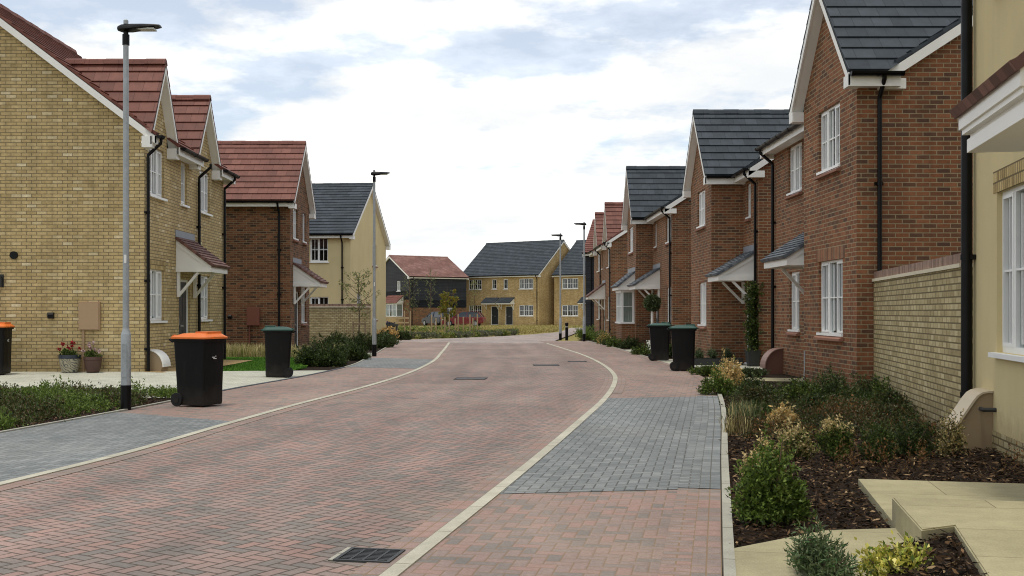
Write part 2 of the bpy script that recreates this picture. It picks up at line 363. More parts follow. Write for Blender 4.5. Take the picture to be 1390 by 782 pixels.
# ------------------------------------------------------------------ mesh builder
class MB:
    def __init__(self):
        self.F = []          # (pts, uvs, mat index, smooth)
    def face(self, pts, uv=None, mi=0, smooth=False):
        pts = [V(p) for p in pts]
        if uv is None:
            n = V((0, 0, 0))
            for i in range(1, len(pts) - 1):
                n += (pts[i] - pts[0]).cross(pts[i + 1] - pts[0])
            if n.length < 1e-12: return
            n.normalize()
            if abs(n.z) > .96:
                uv = [(p.x, p.y) for p in pts]
            else:
                t = V((0, 0, 1)).cross(n); t.normalize()
                b = n.cross(t)
                uv = [(p.dot(t), p.dot(b)) for p in pts]
        self.F.append((pts, list(uv), mi, smooth))
    def extrude(self, poly, vec, mi=0, caps=True, smooth=False):
        poly = [V(p) for p in poly]; vec = V(vec)
        n = V((0, 0, 0))
        for i in range(1, len(poly) - 1):
            n += (poly[i] - poly[0]).cross(poly[i + 1] - poly[0])
        if n.dot(vec) < 0: poly = poly[::-1]
        top = [p + vec for p in poly]
        if caps:
            self.face(poly[::-1], mi=mi); self.face(top, mi=mi)
        k = len(poly)
        for i in range(k):
            j = (i + 1) % k
            self.face([poly[i], poly[j], top[j], top[i]], mi=mi, smooth=smooth)
    def box(self, a, b, mi=0):
        (x0, y0, z0), (x1, y1, z1) = a, b
        x0, x1 = min(x0, x1), max(x0, x1); y0, y1 = min(y0, y1), max(y0, y1); z0, z1 = min(z0, z1), max(z0, z1)
        self.extrude([(x0, y0, z0), (x1, y0, z0), (x1, y1, z0), (x0, y1, z0)], (0, 0, z1 - z0), mi)
    def fbox(self, fr, x0, x1, o0, o1, z0, z1, mi=0):
        """box in a wall frame: along, outward, up"""
        self.extrude([fr.P(x0, o0, z0), fr.P(x1, o0, z0), fr.P(x1, o1, z0), fr.P(x0, o1, z0)], (0, 0, z1 - z0), mi)
    def bar(self, p, q, w, h, mi=0, up=(0, 0, 1)):
        p, q = V(p), V(q)
        d = (q - p).normalized()
        s = d.cross(V(up))
        if s.length < 1e-4: s = d.cross(V((1, 0, 0)))
        s.normalize(); u = s.cross(d)
        self.extrude([p + s * w / 2 + u * h / 2, p - s * w / 2 + u * h / 2, p - s * w / 2 - u * h / 2, p + s * w / 2 - u * h / 2], q - p, mi)
    def tube(self, pts, rads, seg=10, mi=0, caps=True):
        pts = [V(p) for p in pts]
        if not hasattr(rads, '__len__'): rads = [rads] * len(pts)
        rings = []
        ref = None
        for i, p in enumerate(pts):
            d = (pts[min(i + 1, len(pts) - 1)] - pts[max(i - 1, 0)]).normalized()
            if ref is None:
                ref = V((1, 0, 0)) if abs(d.x) < .8 else V((0, 1, 0))
            s = (ref - d * ref.dot(d)).normalized(); u = d.cross(s)
            ref = s
            rings.append([p + (s * math.cos(a) + u * math.sin(a)) * rads[i] for a in [2 * math.pi * k / seg for k in range(seg)]])
        self.loft(rings, mi, caps)
    def loft(self, rings, mi=0, caps=True, smooth=True, closed=True):
        k = len(rings[0])
        acc = 0.0
        for a, b in zip(rings[:-1], rings[1:]):
            h = (V(b[0]) - V(a[0])).length
            per = 0.0
            for i in range(k if closed else k - 1):
                j = (i + 1) % k
                w = (V(a[j]) - V(a[i])).length
                self.face([a[i], a[j], b[j], b[i]], [(per, acc), (per + w, acc), (per + w, acc + h), (per, acc + h)], mi, smooth)
                per += w
            acc += h
        if caps:
            self.face(list(rings[0])[::-1], mi=mi); self.face(rings[-1], mi=mi)
    def lathe(self, prof, c=(0, 0, 0), seg=20, mi=0):
        c = V(c)
        rings = [[c + V((r * math.cos(2 * math.pi * k / seg), r * math.sin(2 * math.pi * k / seg), z)) for k in range(seg)] for r, z in prof]
        self.loft(rings, mi, True)
    def clip(self, pt, n):
        """keep what lies on the +n side"""
        pt, n = V(pt), V(n)
        out = []
        for pts, uvs, mi, sm in self.F:
            P, U = [], []
            k = len(pts)
            for i in range(k):
                a, b = pts[i], pts[(i + 1) % k]
                da, db = (a - pt).dot(n), (b - pt).dot(n)
                ua, ub = V(uvs[i] + (0,)) if len(uvs[i]) == 2 else V(uvs[i]), V(uvs[(i + 1) % k] + (0,)) if len(uvs[(i + 1) % k]) == 2 else V(uvs[(i + 1) % k])
                if da >= 0:
                    P.append(a); U.append((ua.x, ua.y))
                if (da >= 0) != (db >= 0):
                    f = da / (da - db)
                    P.append(a.lerp(b, f)); q = ua.lerp(ub, f); U.append((q.x, q.y))
            if len(P) >= 3: out.append((P, U, mi, sm))
        self.F = out
    def build(self, name, mats, parent=None, weld=None):
        if not isinstance(mats, (list, tuple)): mats = [mats]
        me = bpy.data.meshes.new(name)
        verts, faces, uvs, mis, sms = [], [], [], [], []
        smooth_any = any(f[3] for f in self.F)
        if smooth_any or weld:
            idx = {}
            for pts, uv, mi, sm in self.F:
                ids = []
                for p in pts:
                    key = (round(p.x, 4), round(p.y, 4), round(p.z, 4))
                    if key not in idx:
                        idx[key] = len(verts); verts.append(p[:])
                    ids.append(idx[key])
                # drop repeats
                cl, cu = [], []
                for a, u in zip(ids, uv):
                    if not cl or (a != cl[-1]): cl.append(a); cu.append(u)
                if len(cl) > 1 and cl[0] == cl[-1]: cl.pop(); cu.pop()
                if len(set(cl)) < 3: continue
                faces.append(cl); uvs += cu; mis.append(mi); sms.append(sm)
        else:
            for pts, uv, mi, sm in self.F:
                b = len(verts)
                verts += [p[:] for p in pts]
                faces.append(list(range(b, b + len(pts)))); uvs += uv; mis.append(mi); sms.append(sm)
        me.from_pydata(verts, [], faces)
        ul = me.uv_layers.new(name='UVMap')
        if len(uvs) == len(me.loops):
            ul.data.foreach_set('uv', [c for u in uvs for c in u])
        me.polygons.foreach_set('material_index', mis)
        me.polygons.foreach_set('use_smooth', sms)
        for m in mats: me.materials.append(m)
        me.update()
        if smooth_any: me.set_sharp_from_angle(angle=R(38))
        o = bpy.data.objects.new(name, me)
        COL.objects.link(o)
        if parent is not None: o.parent = parent
        return o

def thing(name, label, cat, loc=(0, 0, 0), rotz=0.0, group=None):
    o = bpy.data.objects.new(name, None)
    COL.objects.link(o)
    o.location = loc; o.rotation_euler = (0, 0, rotz)
    o.empty_display_size = .3
    o['label'] = label; o['category'] = cat
    if group: o['group'] = group
    return o

def tag(o, label=None, cat=None, group=None, kind=None):
    if label: o['label'] = label
    if cat: o['category'] = cat
    if group: o['group'] = group
    if kind: o['kind'] = kind
    return o

def copy_tree(o, parent=None):
    c = o.copy()
    COL.objects.link(c)
    c.parent = parent
    for ch in list(o.children): copy_tree(ch, c)
    return c

class Fr:
    """a wall's frame: o = foot of its left end seen from outside, t = along it"""
    def __init__(self, o, t):
        self.o, self.t = V(o), V(t)
        self.n = V((self.t.y, -self.t.x, 0))
        self.holes = []
    def P(self, x, out, z):
        return self.o + self.t * x + self.n * out + V((0, 0, z))

def wall_rect(mb, fr, x0, x1, z0, z1, depth=.10, mi=0):
    hs = [h for h in fr.holes if h[0] > x0 - 1e-4 and h[2] < x1 + 1e-4]
    xs = sorted({x0, x1, *[h[0] for h in hs], *[h[2] for h in hs]})
    zs = sorted({z0, z1, *[max(z0, h[1]) for h in hs], *[min(z1, h[3]) for h in hs]})
    for a, b in zip(xs[:-1], xs[1:]):
        for c, d in zip(zs[:-1], zs[1:]):
            mx, mz = (a + b) / 2, (c + d) / 2
            if any(h[0] < mx < h[2] and h[1] < mz < h[3] for h in hs): continue
            mb.face([fr.P(a, 0, c), fr.P(b, 0, c), fr.P(b, 0, d), fr.P(a, 0, d)], mi=mi)
    for hx0, hz0, hx1, hz1 in hs:
        for p, q in (((hx0, hz0), (hx0, hz1)), ((hx0, hz1), (hx1, hz1)), ((hx1, hz1), (hx1, hz0)), ((hx1, hz0), (hx0, hz0))):
            mb.face([fr.P(p[0], 0, p[1]), fr.P(q[0], 0, q[1]), fr.P(q[0], -depth, q[1]), fr.P(p[0], -depth, p[1])], mi=mi)

def slope(mb, e0, e1, r0, r1, g=.30, start=0.0, th=.034):
    """stepped tile courses from the eave line e0-e1 up to the ridge line r0-r1"""
    e0, e1, r0, r1 = V(e0), V(e1), V(r0), V(r1)
    up = (r0 - e0); L = up.length; up.normalize()
    ax = (e1 - e0).normalized()
    n = ax.cross(up)
    if n.z < 0:
        e0, e1, r0, r1 = e1, e0, r1, r0
        ax = -ax; n = -n
    W = (e1 - e0).length
    u0 = e0.dot(ax)
    k = max(1, round(L / g)); gg = L / k
    lo = -.05
    first = True
    for i in range(k):
        s0, s1 = i * gg, (i + 1) * gg
        if s1 <= start + 1e-6: continue
        s0 = max(s0, start)
        t0 = th if s0 == i * gg else th * .6
        A, B = e0 + up * s0, e1 + up * s0
        C, D = e1 + up * s1, e0 + up * s1
        v0, v1 = i * g + .004, (i + 1) * g - .004
        mb.face([A + n * t0, B + n * t0, C + n * .006, D + n * .006], [(u0, v0), (u0 + W, v0), (u0 + W, v1), (u0, v1)])
        b = lo if first else .006
        mb.face([A + n * b, B + n * b, B + n * t0, A + n * t0], [(u0, v0), (u0 + W, v0), (u0 + W, v0 + .02), (u0, v0 + .02)])
        mb.face([A + n * lo, A + n * t0, D + n * .006, D + n * lo], [(0, v0), (.05, v0), (.05, v1), (0, v1)])
        mb.face([B + n * t0, B + n * lo, C + n * lo, C + n * .006], [(0, v0), (.05, v0), (.05, v1), (0, v1)])
        first = False
    S = e0 + up * start; T = e1 + up * start
    mb.face([T + n * lo, S + n * lo, r0 + n * lo, r1 + n * lo])

def ridge(mb, p, q, r=.11):
    p, q = V(p), V(q)
    d = (q - p); L = d.length; d.normalize()
    s = d.cross(V((0, 0, 1))).normalized(); z = V((0, 0, 1))
    prof = [(-r * 1.1, -.07), (-r * .75, .03), (0, .075), (r * .75, .03), (r * 1.1, -.07)]
    k = max(1, int(L / .42))
    for i in range(k):
        a = p + d * (L * i / k); b = p + d * (L * (i + 1) / k)
        sc_ = 1.0 if i % 2 else 1.05
        A = [a + s * x * sc_ + z * (y + (.006 if i % 2 == 0 else 0)) for x, y in prof]
        mb.extrude(A, (b - a))

def barge(mb, e, r, out, ov, h=.19):
    """white barge board under a verge, with its soffit; out = horizontal outward unit"""
    e, r, out = V(e), V(r), V(out)
    z = V((0, 0, 1))
    d1, d2 = -.045, -.045 - h
    mb.extrude([e + z * d1, r + z * d1, r + z * d2, e + z * d2], -out * .03)
    if ov > .05:
        mb.face([e + z * (d2 + .02) - out * .03, r + z * (d2 + .02) - out * .03, r + z * (d2 + .02) - out * (ov + .01), e + z * (d2 + .02) - out * (ov + .01)])

def gutter(parent, p, q, out):
    """one run of half round gutter with its brackets"""
    mb = MB()
    p, q, out = V(p), V(q), V(out)
    z = V((0, 0, 1))
    ang = [math.pi + math.pi * k / 6 for k in range(7)]
    prof = [out * (.07 + .066 * math.cos(a)) + z * (.066 * math.sin(a)) for a in ang]
    inner = [out * (.07 + .056 * math.cos(a)) + z * (.056 * math.sin(a)) for a in ang][::-1]
    mb.extrude([p + a for a in prof + inner], q - p)
    d = (q - p); L = d.length
    k = max(2, int(L / .85))
    for i in range(k + 1):
        c = p + d * min(.98, max(.012, i / k))
        mb.extrude([c + out * .07 + (a - out * .07) * 1.12 for a in prof], d.normalized() * .035)
    for c, s_ in ((p, -1), (q, 1)):
        mb.extrude([c + a for a in prof], d.normalized() * .012 * s_)
    return mb.build('gutter', M['black_plastic'], parent)

def downpipe(house_, fr, x, ztop, zbot=0.0, off=.06, neck=.28, name='downpipe', r=.036):
    mb = MB()
    pts = []
    if neck: pts += [fr.P(x, neck + .07, ztop), fr.P(x, neck + .07, ztop - .08), fr.P(x, off, ztop - .34)]
    else: pts += [fr.P(x, off, ztop)]
    pts += [fr.P(x, off, ztop - .42), fr.P(x, off, zbot)]
    mb.tube(pts, r, 10)
    z = zbot + .5
    while z < ztop - .5:
        mb.fbox(fr, x - .07, x + .07, 0.002, off - .02, z - .025, z + .025)
        mb.tube([fr.P(x, off, z - .03), fr.P(x, off, z + .03)], r + .008, 10)
        z += 1.5
    return mb.build(name, M['black_plastic'], house_)

def window(house_, fr, x0, z0, w, h, lights=3, bars=True, sill='white', soldier=None, curtain=True, vert=True, open_=None):
    x1, z1 = x0 + w, z0 + h
    fr.holes.append((x0, z0, x1, z1))
    mb = MB()
    fo, fi = -.055, -.125          # frame depth
    f = .042
    mb.fbox(fr, x0, x1, fi, fo, z0, z0 + f + .02); mb.fbox(fr, x0, x1, fi, fo, z1 - f, z1)
    mb.fbox(fr, x0, x0 + f, fi, fo, z0 + f + .02, z1 - f); mb.fbox(fr, x1 - f, x1, fi, fo, z0 + f + .02, z1 - f)
    lw = (w - 2 * f) / lights
    a0, a1 = z0 + f + .02, z1 - f
    for i in range(lights):
        a, b = x0 + f + lw * i, x0 + f + lw * (i + 1)
        if i: mb.fbox(fr, a - .024, a + .024, fi, fo, a0, a1)
        s = .034
        so = fo + .012
        la, lb = a + (.025 if i else .001), b - (.025 if i < lights - 1 else .001)
        if i % 2 == 0:
            mb.fbox(fr, la, la + s, fi + .03, so, a0 + .001, a1 - .001); mb.fbox(fr, lb - s, lb, fi + .03, so, a0 + .001, a1 - .001)
            mb.fbox(fr, la + s, lb - s, fi + .03, so, a0 + .001, a0 + s); mb.fbox(fr, la + s, lb - s, fi + .03, so, a1 - s, a1 - .001)
            ia, ib = la + s, lb - s
        else:
            ia, ib = la, lb
        if bars:
            zm = (a0 + a1) / 2
            mb.fbox(fr, ia, ib, fi + .035, fo - .004, zm - .011, zm + .011)
            if vert and (ib - ia) > .22:
                xm = (ia + ib) / 2
                mb.fbox(fr, xm - .010, xm + .010, fi + .035, fo - .007, a0 + s, a1 - s)
    # shallow box behind the glass, painted near black as an unlit room
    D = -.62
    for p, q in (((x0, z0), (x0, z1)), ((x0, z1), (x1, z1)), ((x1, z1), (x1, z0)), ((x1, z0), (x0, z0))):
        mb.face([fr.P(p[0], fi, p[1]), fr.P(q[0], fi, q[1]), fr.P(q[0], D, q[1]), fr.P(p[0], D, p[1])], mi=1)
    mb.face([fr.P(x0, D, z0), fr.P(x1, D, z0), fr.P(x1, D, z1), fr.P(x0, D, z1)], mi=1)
    if curtain:
        cw = w * random.uniform(.08, .16)
        for (a, b) in ((x0 + .02, x0 + cw), (x1 - cw, x1 - .02)):
            k = max(4, int((b - a) / .04))
            for i in range(k):
                p, q = a + (b - a) * i / k, a + (b - a) * (i + 1) / k
                d0, d1 = -.21 - .03 * (i % 2), -.21 - .03 * ((i + 1) % 2)
                mb.face([fr.P(p, d0, z0 + .02), fr.P(q, d1, z0 + .02), fr.P(q, d1, z1 - .01), fr.P(p, d0, z1 - .01)], mi=2)
    o = mb.build('window', [M['upvc'], M['dark_room'], M['curtain']], house_)
    pb = MB()
    pb.face([fr.P(x0 + f, -.092, a0), fr.P(x1 - f, -.092, a0), fr.P(x1 - f, -.092, a1), fr.P(x0 + f, -.092, a1)])
    pb.build('pane', M['glass'], o)
    sb = MB()
    if sill == 'white':
        sb.fbox(fr, x0 - .06, x1 + .06, -.05, .07, z0 - .05, z0 - .003)
        sb.build('sill', M['upvc'], o)
    elif sill == 'tile':
        sb.fbox(fr, x0 - .03, x1 + .03, 0.002, .035, z0 + .006, z0 + .05)
        sb.build('sill', M['upvc'], o)
        s2 = MB()
        s2.extrude([fr.P(x0 - .05, 0.002, z0 + .001), fr.P(x0 - .05, .085, z0 - .035), fr.P(x0 - .05, .085, z0 - .075), fr.P(x0 - .05, .002, z0 - .075)], fr.t * (w + .1))
        s2.build('brick_sill', M['terracotta_sill'], o)
    if soldier:
        s3 = MB()
        zz = z1
        pts = [fr.P(x0 - .12, .006, zz), fr.P(x1 + .12, .006, zz), fr.P(x1 + .12, .006, zz + .22), fr.P(x0 - .12, .006, zz + .22)]
        s3.extrude(pts, -fr.n * .02)
        s3.F = [(p, [((q - fr.o).dot(fr.t), q.z - zz + .01) for q in p], mi, sm) for p, u, mi, sm in s3.F]
        s3.build('soldier_course', M[soldier], house_)
    return o

def door(house_, fr, x0, w=.95, h=2.1, z0=.02, mat='door_dark', side=True):
    x1, z1 = x0 + w, z0 + h
    fr.holes.append((x0, z0, x1, z1))
    mb = MB()
    fi, fo = -.13, -.05
    mb.fbox(fr, x0, x0 + .06, fi, fo, z0, z1); mb.fbox(fr, x1 - .06, x1, fi, fo, z0, z1); mb.fbox(fr, x0 + .06, x1 - .06, fi, fo, z1 - .06, z1)
    mb.fbox(fr, x0, x1, fi, .03, z0 - .03, z0 + .02)
    o = mb.build('door', M['upvc'], house_)
    d = MB()
    d.fbox(fr, x0 + .061, x1 - .061, -.11, -.075, z0 + .021, z1 - .061)
    xm = (x0 + x1) / 2
    for c in (-1, 1):
        for (a, b) in ((.25, .85), (1.05, 1.8)):
            d.fbox(fr, xm + c * .2 - .13, xm + c * .2 + .13, -.076, -.068, z0 + a, z0 + b)
    d.build('door_panel', M[mat], o)
    hb = MB()
    hb.fbox(fr, x0 + .13, x0 + .16, -.07, -.03, z0 + .98, z0 + 1.14)
    hb.build('handle', M['alloy'], o)
    lb_ = MB(); lb_.fbox(fr, xm - .13, xm + .13, -.0675, -.055, z0 + .93, z0 + .98); lb_.build('letter_box', M['alloy'], o)
    return o

def canopy(house_, fr, x0, x1, zb, zt, proj=.95, tile='small_slate', flash=True, off=0.0, brackets=True):
    """lean-to porch canopy with boarded cheeks and diagonal brackets"""
    root = MB()
    z1 = zb + .17
    p0 = off
    root.extrude([fr.P(x0, p0 + .002, zb + .02), fr.P(x0, proj - .02, zb + .02), fr.P(x0, proj - .02, z1), fr.P(x0, p0 + .002, zt - .06)], fr.t * (x1 - x0))
    root.fbox(fr, x0 - .035, x1 + .035, proj - .019, proj + .012, zb - .02, z1 + .005)
    root.fbox(fr, x0 - .036, x0 - .001, .003, proj - .02, zb - .02, zb + .11)
    root.fbox(fr, x1 + .001, x1 + .036, .003, proj - .02, zb - .02, zb + .11)
    # raking boards on the cheeks
    for x, s in ((x0, -1), (x1, 1)):
        a, b = fr.P(x + s * .001, proj - .02, z1 + .0), fr.P(x + s * .001, .01, zt - .06)
        root.extrude([a, b, b - V((0, 0, .14)), a - V((0, 0, .14))], fr.t * s * .02)
    o = root.build('porch_canopy', M['white_trim'], house_)
    tb = MB()
    dz = (zt - z1) / proj
    slope(tb, fr.P(x0 - .07, proj + .08, z1 - .08 * dz + .03), fr.P(x1 + .07, proj + .08, z1 - .08 * dz + .03), fr.P(x0 - .07, .01, zt + .0), fr.P(x1 + .07, .01, zt + .0), g=.12, th=.026)
    tb.build('canopy_roof', M[tile], o)
    for x in ((x0 + .06, x1 - .06) if brackets else ()):
        b = MB()
        b.bar(fr.P(x, .045, zb - .62), fr.P(x, .045, zb - .021), .07, .07, up=fr.t)
        b.bar(fr.P(x, .06, zb - .58), fr.P(x, proj * .62, zb - .03), .06, .06, up=fr.t)
        b.build('bracket', M['white_trim'], o)
    if flash:
        f = MB()
        f.fbox(fr, x0 - .06, x1 + .06, .003, .012, zt + .01, zt + .17)
        f.build('lead_flashing', M['lead'], o)
    return o

def meter_box(house_, fr, x0, z0, w, h, mat, pipe=False):
    mb = MB()
    mb.fbox(fr, x0, x0 + w, .002, .07, z0, z0 + h)
    mb.fbox(fr, x0 + .02, x0 + w - .02, .0705, .084, z0 + .02, z0 + h - .02)
    if pipe: mb.fbox(fr, x0 + w * .15, x0 + w * .15 + .045, .002, .04, 0.0, z0 - .001)
    return mb.build('meter_box', M[mat], house_)

def gas_box(house_, fr, x0, w=.42, h=.52, d=.3, mat='gas_box', pipe=False, lidmat='gas_box_pink', rounded=True):
    """sloping half-buried gas meter box with a curved lid"""
    mb = MB()
    rim = [(.003, h), (.12 * d, h), (.24 * d, .985 * h), (.34 * d, .94 * h), (.43 * d, .86 * h), (.97 * d, .28 * h)]
    if rounded: rim = [(.003, h)] + [(d * (.12 + .85 * math.sin(a)), h * (.22 + .78 * math.cos(a))) for a in [math.pi / 2 * k / 8 for k in range(9)]]
    prof = rim + [(.90 * d, .20 * h), (.84 * d, -.03), (.003, -.03)]
    mb.extrude([fr.P(x0, o, z) for o, z in prof], fr.t * w)
    o = mb.build('gas_meter_box', M[mat], house_)
    lb = MB()
    outer = [(x + .024 * min(1, 1.4 * k_ / (len(rim) - 1)), z + .022 * (1 - k_ / (len(rim) - 1))) for k_, (x, z) in enumerate(rim)]
    lb.extrude([fr.P(x0 - .02, a, b) for a, b in rim + outer[::-1]], fr.t * (w + .04))
    lb.build('lid', M[lidmat], o)
    if pipe:
        pb = MB()
        pb.tube([fr.P(x0 + w + .12, .0, h * .72), fr.P(x0 + w + .12, .12, h * .72), fr.P(x0 + w - .01, .12, h * .72)], .022, 8)
        pb.build('gas_pipe', M['steel_dark'], o)
    return o

class House:
    def __init__(self, name, label, loc, rotz, w, d, wall, roof, zE=5.3, eo=.3, tan=.65, vo=.15, gables=(), group=None, ends=('left', 'right'), cat='house', plate=None):
        self.e = thing(name, label, cat, loc, rotz, group)
        self.w, self.d, self.wall, self.roof = w, d, wall, roof
        self.zE, self.eo, self.tan, self.vo = zE, eo, tan, vo
        self.gables = [dict(g) for g in gables]
        self.fr = {'front': Fr((0, 0, 0), (1, 0, 0)), 'right': Fr((w, 0, 0), (0, 1, 0)), 'left': Fr((0, d, 0), (0, -1, 0)), 'back': Fr((w, d, 0), (-1, 0, 0))}
        for i, g in enumerate(self.gables):
            self.fr['g%d' % i] = Fr((0, -g['proj'], 0), (1, 0, 0)) if g['proj'] > 0 else self.fr['front']
            if g['proj'] > 0:
                self.fr['r%d' % i] = Fr((g['x1'], -g['proj'], 0), (0, 1, 0))
                self.fr['l%d' % i] = Fr((g['x0'], 0, 0), (0, -1, 0))
        self.zs = zE - .18
    def finish(self, lower=None, lower_z=0.0):
        e, w, d, zE, eo, tan, vo, zs = self.e, self.w, self.d, self.zE, self.eo, self.tan, self.vo, self.zs
        wm = [M[self.wall]] + ([M[lower]] if lower else [])
        wb = MB()
        def rect(fr, a, b, top):
            if lower:
                wall_rect(wb, fr, a, b, 0, lower_z, mi=1)
                for p in (0,):
                    wall_rect(wb, fr, a, b, lower_z, top)
            else:
                wall_rect(wb, fr, a, b, 0, top)
        # front, split around projecting blocks
        cuts = [(g['x0'], g['x1']) for g in self.gables if g['proj'] > 0]
        x = 0.0
        for a, b in sorted(cuts):
            if a - x > .01: rect(self.fr['front'], x, a, zs)
            x = b
        if w - x > .01: rect(self.fr['front'], x, w, zs)
        rect(self.fr['back'], 0, w, zs)
        zr = zE + tan * (d / 2 + eo)
        zp = zE + tan * eo
        for s in ('left', 'right'):
            f = self.fr[s]
            rect(f, 0, d, zs)
            wb.face([f.P(0, 0, zs), f.P(d, 0, zs), f.P(d, 0, zp - .06), f.P(d / 2, 0, zr - .07), f.P(0, 0, zp - .06)])
        trim = MB(); tiles = MB()
        # main roof
        rd = [(-vo, d / 2, zr), (w + vo, d / 2, zr)]
        segs = []
        x = -vo
        for g in sorted(self.gables, key=lambda q: q['x0']):
            a, b = max(-vo, g['x0'] - .02), (w + vo if g['x1'] > w - .05 else g['x1'] + .02)
            if g['x0'] < .05: a = -vo
            if a - x > .02: segs.append((x, a, 0.0))
            st = math.hypot(eo + .12, (eo + .12) * tan)
            if g['proj'] > 0:
                st = 0 if g['proj'] > .35 else st
            segs.append((a, b, st))
            x = b
        if w + vo - x > .02: segs.append((x, w + vo, 0.0))
        for a, b, st in segs:
            slope(tiles, (a, -eo, zE), (b, -eo, zE), (a, d / 2, zr), (b, d / 2, zr), start=st)
            if st == 0.0:
                trim.box((a + (0 if a > -vo + .01 else .0), -eo + .0, zE - .215), (b, -eo + .028, zE - .035))
                trim.face([(a, -eo + .028, zE - .19), (b, -eo + .028, zE - .19), (b, .0, zE - .19), (a, .0, zE - .19)])
                ga, gb = a, b
                gutter(e, (ga + .02, -eo - .002, zE - .035), (gb - .02, -eo - .002, zE - .035), (0, -1, 0))
        slope(tiles, (-vo, d + eo, zE), (w + vo, d + eo, zE), (-vo, d / 2, zr), (w + vo, d / 2, zr))
        trim.box((-vo, d + eo - .028, zE - .215), (w + vo, d + eo, zE - .035))
        ridge(tiles, *rd)
        for xs, out in ((-vo, (-1, 0, 0)), (w + vo, (1, 0, 0))):
            barge(trim, (xs, -eo, zE), (xs, d / 2, zr), out, vo)
            barge(trim, (xs, d + eo, zE), (xs, d / 2, zr), out, vo)
            # boxed foot
            if vo > .05:
                s = out[0]
                flush = any(g['proj'] == 0 and (g['x0'] < .2 if s < 0 else g['x1'] > w - .2) for g in self.gables)
                if not flush: trim.box((xs, -eo - .001, zE - .27), (xs - s * (vo - .002), .12, zE - .1))
                trim.box((xs, d + eo + .001, zE - .27), (xs - s * (vo - .002), d - .12, zE - .1))
        tiles.build('roof', M[self.roof], e)
        # gables
        for i, g in enumerate(self.gables):
            x0, x1, pr, gr = g['x0'], g['x1'], g['proj'], g['zr']
            ge = g.get('eo', .25); gv = g.get('vo', .22)
            gze = g.get('zE', zE)
            xm = (x0 + x1) / 2; hw = (x1 - x0) / 2
            gt = (gr - gze) / (hw + ge)
            gp = gze + gt * ge
            f = self.fr['g%d' % i]
            if pr > 0:
                rect(f, x0, x1, zs)
                rr, ll = self.fr['r%d' % i], self.fr['l%d' % i]
                rect(rr, 0, pr, zs); rect(ll, 0, pr, zs)
                for q in (rr, ll):
                    wb.face([q.P(0, 0, zs), q.P(pr, 0, zs), q.P(pr, 0, gp - .06), q.P(0, 0, gp - .06)])
            wb.face([f.P(x0, 0, zs), f.P(x1, 0, zs), f.P(x1, 0, gp - .06), f.P(xm, 0, gr - .08), f.P(x0, 0, gp - .06)])
            yv = -pr - gv
            yr = min(d / 2, (gr - zE) / tan - eo + .2)
            tb = MB(); tr = MB()
            slope(tb, (x0 - ge, yv, gze), (x0 - ge, yr, gze), (xm, yv, gr), (xm, yr, gr))
            slope(tb, (x1 + ge, yv, gze), (x1 + ge, yr, gze), (xm, yv, gr), (xm, yr, gr))
            ridge(tb, (xm, yv, gr), (xm, yr - .2, gr))
            tb.clip((0, -eo, zE - .06), (0, -tan, 1))
            tb.build('gable_roof', M[self.roof], e)
            for xe, s in ((x0 - ge, -1), (x1 + ge, 1)):
                barge(tr, (xe, yv, gze), (xm, yv, gr), (0, -1, 0), gv)
                fz = .25 if pr > .3 else .30
                tr.box((xe, yv - .001, gze - fz), (xe - s * (ge - .002), -pr - .002, gze - .06))
                if pr > .3:
                    y1 = 0.0
                    tr.box((xe, -pr - .0021, gze - .25), (xe - s * .028, y1, gze - .035))
                    tr.face([(xe - s * .028, -pr, gze - .235), (xe - s * .028, y1, gze - .235), (xe - s * ge, y1, gze - .235), (xe - s * ge, -pr, gze - .235)])
                    tr.box((xe - s * .0281, y1 - .03, gze - .25), (xe - s * ge, y1, gze - .06))
                    gutter(e, (xe + s * .002, yv + .03, gze - .035), (xe + s * .002, y1, gze - .035), (s, 0, 0))
            tr.build('bargeboard', M['white_trim'], e)
        wb.build('wall', wm, e)
        trim.build('fascia', M['white_trim'], e)
        return e

# ------------------------------------------------------------------ curves of the street
def curve(pts):
    ys = np.array([p[1] for p in pts], float); xs = np.array([p[0] for p in pts], float)
    # smooth cubic through the points (finite-difference tangents)
    m = np.gradient(xs, ys)
    def f(y):
        if y <= ys[0]: return xs[0] + m[0] * (y - ys[0])
        if y >= ys[-1]: return xs[-1] + m[-1] * (y - ys[-1])
        i = int(np.searchsorted(ys, y) - 1); i = max(0, min(i, len(ys) - 2))
        h = ys[i + 1] - ys[i]; t = (y - ys[i]) / h
        return ((2 * t**3 - 3 * t**2 + 1) * xs[i] + (t**3 - 2 * t**2 + t) * h * m[i] + (-2 * t**3 + 3 * t**2) * xs[i + 1] + (t**3 - t**2) * h * m[i + 1])
    return f

KR = curve([(-.79, 4.8), (-.571, 5.87), (.30, 10.19), (1.093, 14.38), (1.69, 17.65), (2.22, 21.2), (2.53, 23.9), (2.70, 26.6), (2.81, 30.9), (2.76, 36.5), (2.52, 42.4), (2.17, 50)])
KL = curve([(-4.70, 5.5), (-4.04, 8.97), (-3.74, 10.6), (-3.40, 13.7), (-3.05, 16.7), (-2.60, 19.8), (-2.16, 23.9), (-1.87, 30.0), (-1.97, 38.9), (-2.25, 51)])
OR = curve([(.98, 4.8), (1.19, 5.87), (1.888, 9.375), (3.6, 18.1), (4.30, 22.5), (4.55, 26), (4.62, 33.9), (4.6, 40), (4.55, 45), (4.3, 53.8)])
OL = curve([(-6.9, 6), (-5.73, 12.7), (-5.33, 15.3), (-5.07, 17.4), (-4.85, 19.8), (-4.17, 24.4), (-3.85, 28.2), (-3.99, 34.4), (-4.46, 46), (-4.4, 57)])

